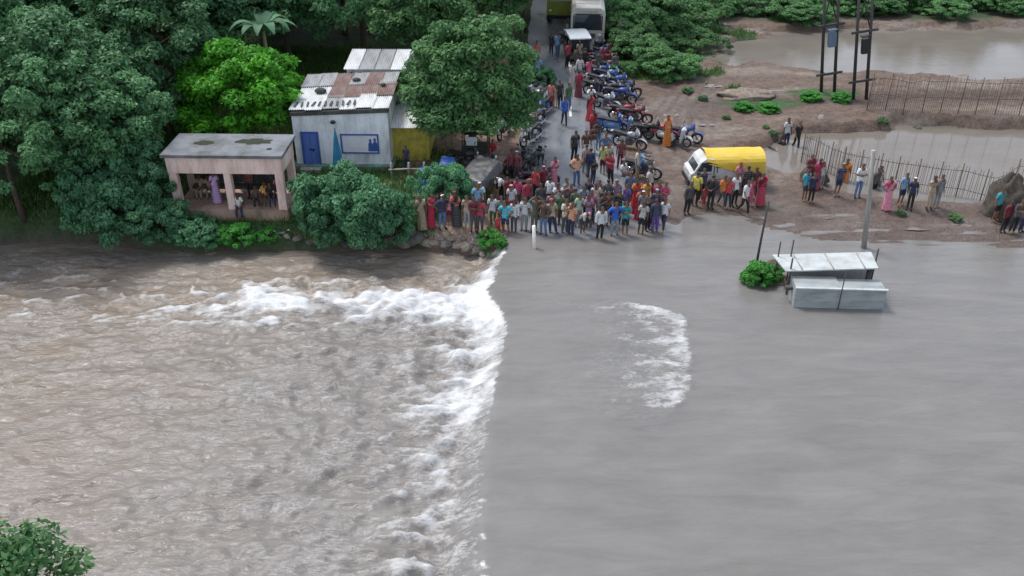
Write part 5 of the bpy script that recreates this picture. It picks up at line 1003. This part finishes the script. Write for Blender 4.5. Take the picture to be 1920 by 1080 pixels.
PEOPLE = [
 # --- crowd at the water edge, left end on the dirt bank
 (794, 430, 1.60, 'stand', 20, 'khaki', 'k:khaki', 'person in olive grey saree, leftmost of the crowd on the dirt bank', 'f'),
 (808, 425, 1.50, 'folded', -10, 'crimson', 'k:crimson', 'person in dark red dress second from the left on the dirt bank', 'f'),
 (828, 430, 1.58, 'akimbo', 10, 'navy', 't:jeans', 'person in navy top and blue jeans with white head scarf, on the dirt bank', 'f', 'scarf:white'),
 (844, 420, 1.35, 'stand', 0, 'pink', 's:maroon', 'short person in pink top and maroon shorts on the dirt bank', 'f'),
 (858, 424, 1.62, 'folded', 15, 'salmon', 'k:black', 'person in salmon top and black skirt on the dirt bank', 'f', 'scarf:red'),
 (877, 430, 1.60, 'relaxed', -15, 'beige', 't:grey', 'person in beige shirt and grey trousers left of the pair with folded arms', 'f'),
 (888, 434, 1.62, 'folded', 20, 'maroon', 't:dgrey', 'person in maroon top and dark trousers, left of the folded pair', 'f'),
 (900, 437, 1.66, 'folded', -5, 'crimson', 't:dgrey', 'person in crimson top with folded arms, at the right of the dirt bank group', 'f'),
 (893, 408, 1.60, 'stand', 0, 'sky', 't:grey', 'person in pale blue shirt standing behind the crimson folded arms', 'f'), (904, 405, 1.6, 'stand', -20, 'white', 't:navy', 'person in white shirt behind the crimson folded arms, right of the pale blue shirt', 'f', 'cap:white'),
 (925, 425, 1.60, 'relaxed', 10, 'white', 't:green', 'person in white shirt and dark green trousers, left of the grey tee', 'f'),
 (938, 430, 1.58, 'stand', -10, 'grey', 's:black', 'person in grey tee and black shorts behind the small child in red', 'f'),
 (935, 441, .98, 'stand', 0, 'red', 't:red', 'small child all in red at the bank corner', 'f'),
 (949, 440, 1.56, 'akimbo', 5, 'cyan', 's:navy', 'person in bright cyan top and navy shorts', 'f'),
 (963, 438, 1.60, 'stand', -15, 'white', 't:dgrey', 'person in white top with dark grey lower half, right of the bright cyan top', 'f', None, None, 'shirt_long'),
 (962, 405, 1.55, 'stand', 10, 'white', 't:red', 'person in a pink cap behind the bright cyan top', 'f', 'cap:pink'),
 (982, 434, 1.64, 'stand', 0, 'white', 't:grey', 'person in white shirt and grey trousers, left of the raised arms', 'f'),
 (1000, 437, 1.72, 'headhands', 5, 'olive', 't:olive', 'person in dark olive clothes with both hands raised to the head', 'f', None, None, 'shirt_long'),
 (1018, 442, 1.66, 'akimbo', -5, 'brown', 't:jeans', 'person in brown top and light blue jeans beside the raised arms', 'f', None, None, 'shirt_long'),
 (1036, 438, 1.64, 'relaxed', 10, 'beige', 't:navy', 'person in beige tee and navy trousers with an orange scarf', 'f', 'scarf:orange'),
 (1058, 438, 1.66, 'phone', 0, 'cream', 't:dgrey', 'person in cream shirt holding up a hand, left of the orange tee', 'f'),
 (1069, 444, 1.66, 'stand', -10, 'peach', 't:navy', 'person in orange and cream tee in the middle of the front row', 'f'),
 (1092, 440, 1.50, 'bend', 30, 'pale', 's:dgrey', 'person bending forward in pale shirt and pink cap, front row', 'f', 'cap:pink'),
 (1104, 428, 1.66, 'folded', -10, 'mauve', 't:dgrey', 'person in mauve shirt behind the bending one', 'f'),
 (1123, 451, 1.64, 'stand', 0, 'white', 't:black', 'person in long white shirt and black trousers, foremost of the crowd in the water', 'f', None, None, 'shirt_long'),
 (1150, 444, 1.62, 'akimbo', 5, 'blue', 't:grey', 'person in royal blue tee and grey trousers in the front row', 'f'),
 (1171, 442, 1.64, 'folded', -10, 'teal', 's:black', 'person in teal tee and black shorts in the front row', 'f'),
 (1200, 441, 1.62, 'stand', 0, 'pale', 's:black', 'person in pale striped tee and black shorts, right part of the front row', 'f'),
 (1214, 434, 1.66, 'folded', 15, 'black', 't:black', 'person all in black between the pale tee and the navy outfit', 'f', None, None, 'shirt_long'),
 (1227, 437, 1.64, 'stand', -10, 'navy', 't:purple', 'person in navy top and purple trousers in the front row', 'f', None, None, 'shirt_long'),
 (1243, 432, 1.58, 'walk', -40, 'white', 't:navy', 'person in white shirt and navy trousers, rightmost of the front row', 'f'),
 # second rows
 (1014, 412, 1.70, 'stand', 10, 'dgrey', 't:black', 'person in charcoal jacket right behind the raised arms', 'f', None, None, 'shirt_long'), (1031, 418, 1.55, 'stand', -10, 'mauve', 't:grey', 'person in dull mauve top behind the orange scarf', 'f'),
 (1047, 408, 1.62, 'phone', 0, 'white', 't:grey', 'person in white tee filming, second row', 'f'), (1069, 410, 1.66, 'point', -20, 'maroon', 't:black', 'person in maroon shirt pointing, second row', 'f'), (1082, 428, 1.58, 'stand', 10, 'mint', 't:grey', 'person in pale mint tee, second row', 'f'),
 (1078, 416, 1.62, 'stand', 160, 'green', 't:black', 'person in dark green shirt with back turned, second row', 'f'), (1091, 408, 1.60, 'folded', 0, 'sky', 't:navy', 'person in light blue shirt, second row', 'f'), (1116, 409, 1.66, 'relaxed', 5, 'cream', 't:beige', 'person in cream shirt in the middle of the second row', 'f'),
 (1128, 424, 1.62, 'phone', 15, 'black', 't:dgrey', 'person in black shirt filming, behind the foremost white shirt', 'f'), (1142, 425, 1.68, 'folded', -10, 'brown', 't:black', 'person in brown shirt behind the royal blue tee', 'f'), (1157, 420, 1.66, 'stand', 0, 'black', 't:navy', 'person in black shirt behind the teal tee', 'f'),
 (1140, 402, 1.64, 'stand', 150, 'dgrey', 't:black', 'person in dark grey shirt facing away, third row', 'f'), (1156, 400, 1.64, 'stand', 30, 'mauve', 't:dgrey', 'person in pale mauve scarf, third row', 'f', 'scarf:mauve'), (1172, 408, 1.60, 'stand', -20, 'purple', 't:navy', 'person in purple top, third row', 'f'),
 (1188, 400, 1.60, 'folded', 10, 'orange', 'k:red', 'person in orange top and red skirt in the third row', 'f'), (1197, 412, 1.55, 'stand', -10, 'salmon', 'k:crimson', 'person in salmon top and crimson saree next to the orange ones', 'f', 'scarf:salmon'), (1210, 398, 1.60, 'phone', 5, 'amber', 't:dgrey', 'person in amber yellow shirt in the third row', 'f'), (1204, 420, 1.60, 'stand', 0, 'grey', 't:navy', 'person in white cap and grey tee behind the pale striped tee', 'f', 'cap:white'),
 (1228, 402, 1.62, 'stand', 20, 'crimson', 't:black', 'person in crimson shirt at the right of the third row', 'f'), (1240, 404, 1.56, 'folded', -20, 'rose', 't:brown', 'person in rose pink shirt at the right end of the third row', 'f'), (1226, 418, 1.66, 'stand', 0, 'navy', 't:navy', 'person in navy shirt behind the navy and purple outfit', 'f', 'cap:sky'),
 (1052, 424, 1.60, 'stand', -10, 'green', 't:brown', 'person in dark green top between the beige tee and the cream shirt', 'f'), (1108, 420, 1.60, 'stand', 10, 'pink', 't:dgrey', 'person in pale pink top in the middle of the second row', 'f'),
 (940, 378, 1.55, 'bend', -40, 'white', 't:black', 'person in white shirt bending near the bush', 'f'), (953, 388, 1.52, 'stand', 10, 'maroon', 't:black', 'person in maroon shirt behind the pink cap', 'f'), (972, 392, 1.58, 'relaxed', -30, 'rose', 't:dgrey', 'person in rose shirt behind the pink cap, at its right', 'f'), (986, 400, 1.60, 'stand', 40, 'crimson', 't:navy', 'person in crimson shirt behind the white shirt with grey trousers', 'f'),
 # on the road above the crowd
 (1037, 352, 1.52, 'folded', 10, 'pink', 'k:pink', 'person in pale pink dress with folded arms, at the left road edge', 'r'), (1004, 376, 1.58, 'stand', -30, 'red', 't:black', 'person in red shirt leaning over the red motorcycle', 'u'), (1020, 372, 1.58, 'stand', 20, 'maroon', 't:black', 'person in pink cap and maroon shirt beside the maroon motorcycle', 'u', 'cap:pink'),
 (1080, 350, 1.66, 'akimbo', 0, 'peach', 't:jeans', 'person in peach striped tee and blue jeans alone on the asphalt', 'r'), (1106, 338, 1.64, 'stand', 170, 'navy', 't:dgrey', 'person in navy shirt walking away, right of the peach tee', 'r', None, None, 'shirt_long'), (1110, 348, 1.30, 'folded', 0, 'black', 't:navy', 'child in black top with dark trousers, right of the peach tee', 'r'),
 (1075, 303, 1.62, 'stand', 10, 'black', 't:black', 'person all in black on the road above the peach tee', 'r'), (1099, 305, 1.66, 'walk', -10, 'brown', 'l:white', 'person in brown vest and white wrapped cloth on the road', 'r'), (1112, 290, 1.58, 'folded', 40, 'brown', 't:white', 'person in dark brown shirt and white trousers, next to the white wrapped cloth', 'r'), (1110, 263, 1.62, 'stand', 60, 'red', 'k:maroon', 'person in red saree on the road below the seated white shirt', 'r'),
 (1133, 310, 1.62, 'akimbo', 0, 'jeans', 't:navy', 'person in blue shirt with hands on hips at the right of the road', 'r'), (1129, 328, 1.60, 'stand', -20, 'lime', 's:maroon', 'person in lime yellow shirt and maroon shorts on the road', 'r'), (1141, 326, 1.58, 'stand', 10, 'cream', 't:grey', 'person in cream shirt between lime yellow and crimson shirts', 'r'), (1145, 345, 1.64, 'folded', -15, 'crimson', 't:black', 'person in crimson shirt and black trousers at the right of the road', 'r'), (1161, 318, 1.62, 'stand', 0, 'maroon', 't:maroon', 'person in maroon outfit standing below the silver motorcycle', 'r'),
 (1171, 345, 1.60, 'sit', 30, 'white', 't:dgrey', 'person in white and grey crouching at the right of the road', 'r'), (1193, 338, 1.62, 'relaxed', 40, 'cream', 't:khaki', 'person in cream shirt behind the light blue rider', 'r'), (1206, 336, 1.62, 'ride', 70, 'sky', 't:navy', 'person in light blue shirt sitting on the grey motorcycle near the crowd', 'u'),
 (1057, 238, 1.66, 'walk', 5, 'blue', 't:navy', 'person in bright blue shirt and navy trousers walking down the middle of the road', 'r', None, None, 'shirt_long'), (1033, 203, 1.52, 'stand', 170, 'salmon', 't:red', 'person in salmon outfit left of the dark pair on the road', 'r'), (1041, 203, 1.42, 'stand', 180, 'cream', 't:cream', 'person in cream outfit next to the salmon one', 'r'), (1051, 205, 1.66, 'stand', 0, 'black', 't:black', 'person in black shirt behind the bright blue shirt', 'r'), (1066, 208, 1.60, 'stand', 20, 'green', 't:jeans', 'person in dark green shirt and jeans behind the bright blue shirt', 'r'),
 (1084, 184, 1.64, 'stand', 175, 'crimson', 'k:maroon', 'person in long maroon saree walking up the road', 'r'), (1073, 166, 1.60, 'stand', 165, 'pale', 'k:pale', 'person in patterned pale saree beside the maroon saree', 'r'), (1086, 156, 1.60, 'walk', 180, 'white', 't:grey', 'person in white checked shirt above the maroon saree', 'r', None, None, 'shirt_long'), (1101, 160, 1.60, 'stand', 20, 'rose', 't:white', 'person in pink and dark outfit at the edge of the mid row of motorcycles', 'r'),
 (1107, 212, 1.62, 'ride', 15, 'white', 't:dgrey', 'person in white shirt and cream cap astride at the road side of the lower row', 'u', 'cap:cream'), (1104, 228, 1.55, 'stand', 30, 'maroon', 'k:red', 'person in red dress just below the cream cap', 'r'),
 (1045, 108, 1.66, 'stand', 10, 'sky', 't:jeans', 'person in light teal shirt at the top of the road', 'r'), (1033, 104, 1.45, 'stand', -10, 'navy', 't:navy', 'person in dark navy beside the light teal shirt at the top of the road', 'r'), (1062, 128, 1.62, 'stand', 20, 'crimson', 't:black', 'person in crimson top with black head scarf below the auto rickshaw', 'r', 'scarf:black'), (1074, 112, 1.60, 'stand', 0, 'khaki', 't:brown', 'person in khaki shirt in front of the auto rickshaw', 'r'), (1064, 108, 1.60, 'stand', 15, 'black', 't:black', 'person in black at the left side of the auto rickshaw', 'r'),
 (1086, 122, 1.62, 'stand', -20, 'beige', 't:black', 'person in beige shirt below the auto rickshaw, right of the khaki one', 'r'), (1097, 118, 1.60, 'stand', 10, 'dgrey', 't:black', 'person in dark grey shirt between the auto rickshaw and the upper motorcycles', 'r'), (1080, 136, 1.60, 'stand', 30, 'brown', 't:dgrey', 'person in brown shirt right of the crimson top', 'r'), (1094, 138, 1.62, 'walk', 160, 'black', 't:dgrey', 'person in black shirt walking up beside the upper motorcycles', 'r'), (1107, 118, 1.60, 'stand', 0, 'grey', 't:navy', 'person in grey patterned shirt standing among the upper motorcycles', 'u'), (1121, 142, 1.60, 'stand', -30, 'dgrey', 't:black', 'person in charcoal shirt in the mid row of motorcycles', 'u'), (1140, 122, 1.6, 'stand', 40, 'brown', 't:maroon', 'person in brown standing at the outer side of the red motorcycle', 'u'),
 (1006, 122, 1.60, 'stand', 20, 'salmon', 't:grey', 'person in salmon top at the edge of the trees, top left of the road', 'r'), (1006, 152, 1.55, 'stand', -10, 'sky', 't:navy', 'person in pale blue top at the left road edge below the salmon top', 'r'), (1010, 215, 1.6, 'stand', 30, 'navy', 't:black', 'person in navy shirt between the left white scooters', 'u'), (998, 246, 1.6, 'ride', -30, 'beige', 't:dgrey', 'person in beige shirt on the white and black motorcycle at left', 'u', 'cap:white'),
 # under the shade tree
 (925, 304, 1.50, 'sit', -20, 'red', 't:orange', 'person in bright red sitting beside the tea cart', 'r'), (957, 340, 1.62, 'stand', 10, 'maroon', 't:black', 'person in dark maroon shirt left of the dark motorcycle cluster', 'r', None, None, 'shirt_long'), (970, 342, 1.55, 'stand', -30, 'maroon', 't:dgrey', 'person in maroon with a white cap left of the dark motorcycle cluster', 'r', 'cap:white'), (929, 358, 1.60, 'akimbo', -20, 'black', 't:black', 'person in black standing right of the black tarpaulin', 'r'), (763, 322, 1.40, 'stand', 0, 'navy', 't:navy', 'child in navy behind the pale wooden rail', 'r'), (800, 262, 1.6, 'stand', 40, 'pale', 't:grey', 'person in pale shirt in the shade beside the yellow annex', 'r'),
 # beside the pickup
 (1286, 402, 1.62, 'stand', 10, 'dgrey', 't:black', 'person in charcoal clothes at the left end of the pickup group', 't', None, None, 'shirt_long'), (1301, 386, 1.62, 'stand', 170, 'yellow', 't:black', 'person in bright yellow tee and black trousers beside the pickup cab', 't'), (1313, 378, 1.60, 'stand', 0, 'navy', 't:black', 'person in navy shirt behind the small child with red', 't'), (1319, 386, 1.0, 'stand', 20, 'red', 't:red', 'small child in red beside the pickup group', 't'), (1330, 393, 1.64, 'behind', 160, 'black', 't:black', 'person in black jacket with back turned in front of the pickup', 't', None, None, 'shirt_long'),
 (1351, 388, 1.58, 'walk', 20, 'orange', 't:dgrey', 'person in orange tee in front of the pickup load bed', 't'), (1363, 391, 1.55, 'relaxed', -10, 'red', 't:navy', 'person in red tee next to the orange tee', 't'), (1376, 386, 1.62, 'stand', 0, 'white', 't:black', 'person in white printed tee in front of the pickup rear wheel', 't'), (1391, 401, 1.60, 'walk', 30, 'white', 't:black', 'person in white shirt and black trousers nearest the water in the pickup group', 't'), (1405, 386, 1.40, 'stand', -10, 'rose', 't:rose', 'short person in magenta outfit at the rear of the pickup', 't'), (1424, 384, 1.60, 'stand', 20, 'maroon', 'k:crimson', 'person in maroon dress, rightmost of the pickup group', 't'), (1382, 366, 1.62, 'folded', 10, 'pink', 't:grey', 'person in pink shirt and red cap leaning at the pickup load bed', 't', 'cap:red'), (1398, 374, 1.60, 'stand', 150, 'black', 't:black', 'person in black shirt right behind the short magenta one', 't'), (1413, 372, 1.56, 'stand', 0, 'brown', 't:brown', 'person in brown at the open rear of the pickup', 't'),
 (1250, 274, 1.64, 'stand', -20, 'peach', 'k:orange', 'person in orange saree standing between the motorcycles on the mud', 'm', 'scarf:orange'),
 # right
 (1473, 278, 1.64, 'stand', 30, 'white', 't:navy', 'person in white shirt with arms at the sides, on the mud behind the pipes', 'm'), (1489, 284, 1.66, 'walk', -20, 'black', 't:black', 'person in black outfit walking beside the white shirt on the mud', 'm'), (1462, 280, 1.3, 'sit', 40, 'dgrey', 't:black', 'person in dark clothes squatting on the mud behind the pipes', 'm'),
 (1507, 377, 1.55, 'stand', 0, 'cyan', 's:dgrey', 'person in cyan tee and dark shorts on the mud flat', 'm'), (1519, 380, 1.50, 'stand', 20, 'navy', 't:black', 'person in navy beside the cyan tee', 'm'), (1527, 354, 1.58, 'stand', -10, 'rose', 'k:crimson', 'person in magenta saree in front of the earth heap', 'm'), (1513, 348, 1.58, 'folded', 15, 'maroon', 'k:maroon', 'person in maroon dress left of the magenta saree', 'm'), (1539, 354, 1.35, 'stand', 0, 'pale', 't:grey', 'child in pale shirt right of the magenta saree', 'm'),
 (1567, 367, 1.62, 'stand', 10, 'navy', 's:navy', 'person in navy tee and shorts beside the orange saree on the mud flat', 'm', 'cap:grey'), (1580, 356, 1.62, 'stand', -15, 'orange', 'k:orange', 'person in orange red saree on the mud flat', 'm'), (1606, 371, 1.62, 'folded', 20, 'white', 't:jeans', 'person in white shirt and jeans with folded arms left of the utility pole', 'm'), (1633, 371, 1.6, 'stand', 0, 'dgrey', 't:black', 'person in dark shirt right beside the utility pole', 'm'), (1643, 367, 1.5, 'stand', 10, 'pale', 't:grey', 'person in pale shirt right of the utility pole', 'm'),
 (1661, 394, 1.62, 'akimbo', 0, 'rose', 'k:pink', 'person in rose top and pink skirt on the mud flat', 'm'), (1685, 386, 1.60, 'stand', 10, 'sky', 's:navy', 'person in blue tee and navy shorts on the mud flat', 'm'), (1704, 394, 1.60, 'stand', -20, 'navy', 't:black', 'person in navy and white top right of the blue tee', 'm', 'cap:white'), (1740, 392, 1.62, 'point', 20, 'beige', 't:beige', 'person in beige outfit pointing, left one of the far pair', 'm'), (1753, 389, 1.55, 'stand', 0, 'grey', 't:grey', 'person in grey outfit, right one of the far pair', 'm'),
 (1864, 414, 1.60, 'stand', 10, 'teal', 's:black', 'person in teal tee in front of the straw heap', 'm'), (1878, 436, 1.56, 'stand', 0, 'maroon', 't:black', 'person in maroon shirt near the right edge of the frame', 'm'), (1895, 438, 1.62, 'folded', -10, 'dgrey', 't:black', 'person in dark grey near the right edge of the frame', 'm'), (1912, 436, 1.62, 'stand', 10, 'black', 't:navy', 'person in black, last at the right edge of the frame', 'm'),
 (1060, 398, 1.60, 'stand', 40, 'grey', 't:dgrey', 'person in grey checked shirt at the back of the crowd, above the maroon pointing one', 'f'), (1100, 396, 1.62, 'relaxed', -30, 'navy', 't:black', 'person in navy shirt at the back of the crowd, above the light blue shirt', 'f'), (1124, 398, 1.58, 'folded', 15, 'khaki', 't:brown', 'person in khaki shirt at the back of the crowd, below the navy child', 'f'),
 (1030, 392, 1.56, 'stand', 170, 'white', 't:navy', 'person in white shirt with back turned, below the pale pink dress', 'f'), (1180, 384, 1.6, 'stand', -30, 'jeans', 't:dgrey', 'person in denim blue shirt at the back of the crowd, above the orange ones', 'f'), (1218, 372, 1.6, 'relaxed', 25, 'pale', 't:navy', 'person in pale shirt standing near the grey motorcycle', 'f'),
 (1096, 330, 1.58, 'walk', 150, 'beige', 't:grey', 'person in beige shirt walking up the road, left of the navy shirt', 'r'), (1122, 282, 1.6, 'stand', 30, 'black', 't:jeans', 'person in black shirt and jeans at the right road edge above the blue akimbo one', 'r'), (1118, 196, 1.58, 'stand', -20, 'navy', 't:black', 'person in navy shirt between the lower row motorcycles and the road', 'u'), (1094, 108, 1.6, 'stand', 20, 'purple', 't:black', 'person in purple shirt close to the right side of the auto rickshaw', 'r'), (1128, 132, 1.58, 'stand', -40, 'crimson', 't:dgrey', 'person in crimson shirt at the outer side of the upper motorcycles', 'u'), (1150, 148, 1.6, 'stand', 10, 'dgrey', 't:navy', 'person in dark shirt at the mud side of the mid row', 'u'),
]
for a in PEOPLE: person(*a)
# people in the shelter (positions in shelter coordinates)
SM = SH.matrix_basis if False else (Matrix.Translation(SH.location) @ Matrix.Rotation(SH.rotation_euler.z, 4, 'Z'))
for (x, y, z, h, pose, rz, top, bot, lb) in [(-.74, .62, .5, 1.55, 'stand', 20, 'lilac', 'k:lilac', 'person in lilac dress standing in the left bay of the shelter'), (-1.25, 1.25, .44, 1.5, 'sit', 10, 'beige', 't:grey', 'person in beige sitting on the bench in the left bay of the shelter'), (-1.62, 1.22, .44, 1.55, 'sit', -10, 'khaki', 't:khaki', 'person in khaki sitting leftmost on the shelter bench'), (-.35, 1.22, .44, 1.5, 'sit', 0, 'mauve', 't:grey', 'person in mauve sitting behind the lilac dress'),
      (.3, .12, .09, 1.55, 'sit', 10, 'white', 't:navy', 'person in white shirt sitting on the shelter edge beside the middle column'), (.55, 1.1, .5, 1.6, 'stand', -20, 'maroon', 't:black', 'person in dark maroon standing at the back of the shelter'), (.95, .55, .30, 1.5, 'sit', 15, 'brown', 't:black', 'person in brown crouching in the right bay of the shelter'), (1.35, .55, .42, 1.58, 'sit', -15, 'amber', 't:brown', 'person in yellow shirt sitting in the right bay of the shelter'), (1.6, .5, .42, 1.58, 'sit', 20, 'black', 't:navy', 'person in black sitting next to the yellow shirt in the shelter'), (1.72, 1.22, .44, 1.5, 'sit', 0, 'pink', 't:maroon', 'person in pink sitting at the right end of the shelter bench')]:
    person(0, 0, h, pose, rz, top, bot, lb, 's', None, SM @ V((x, y, z)))
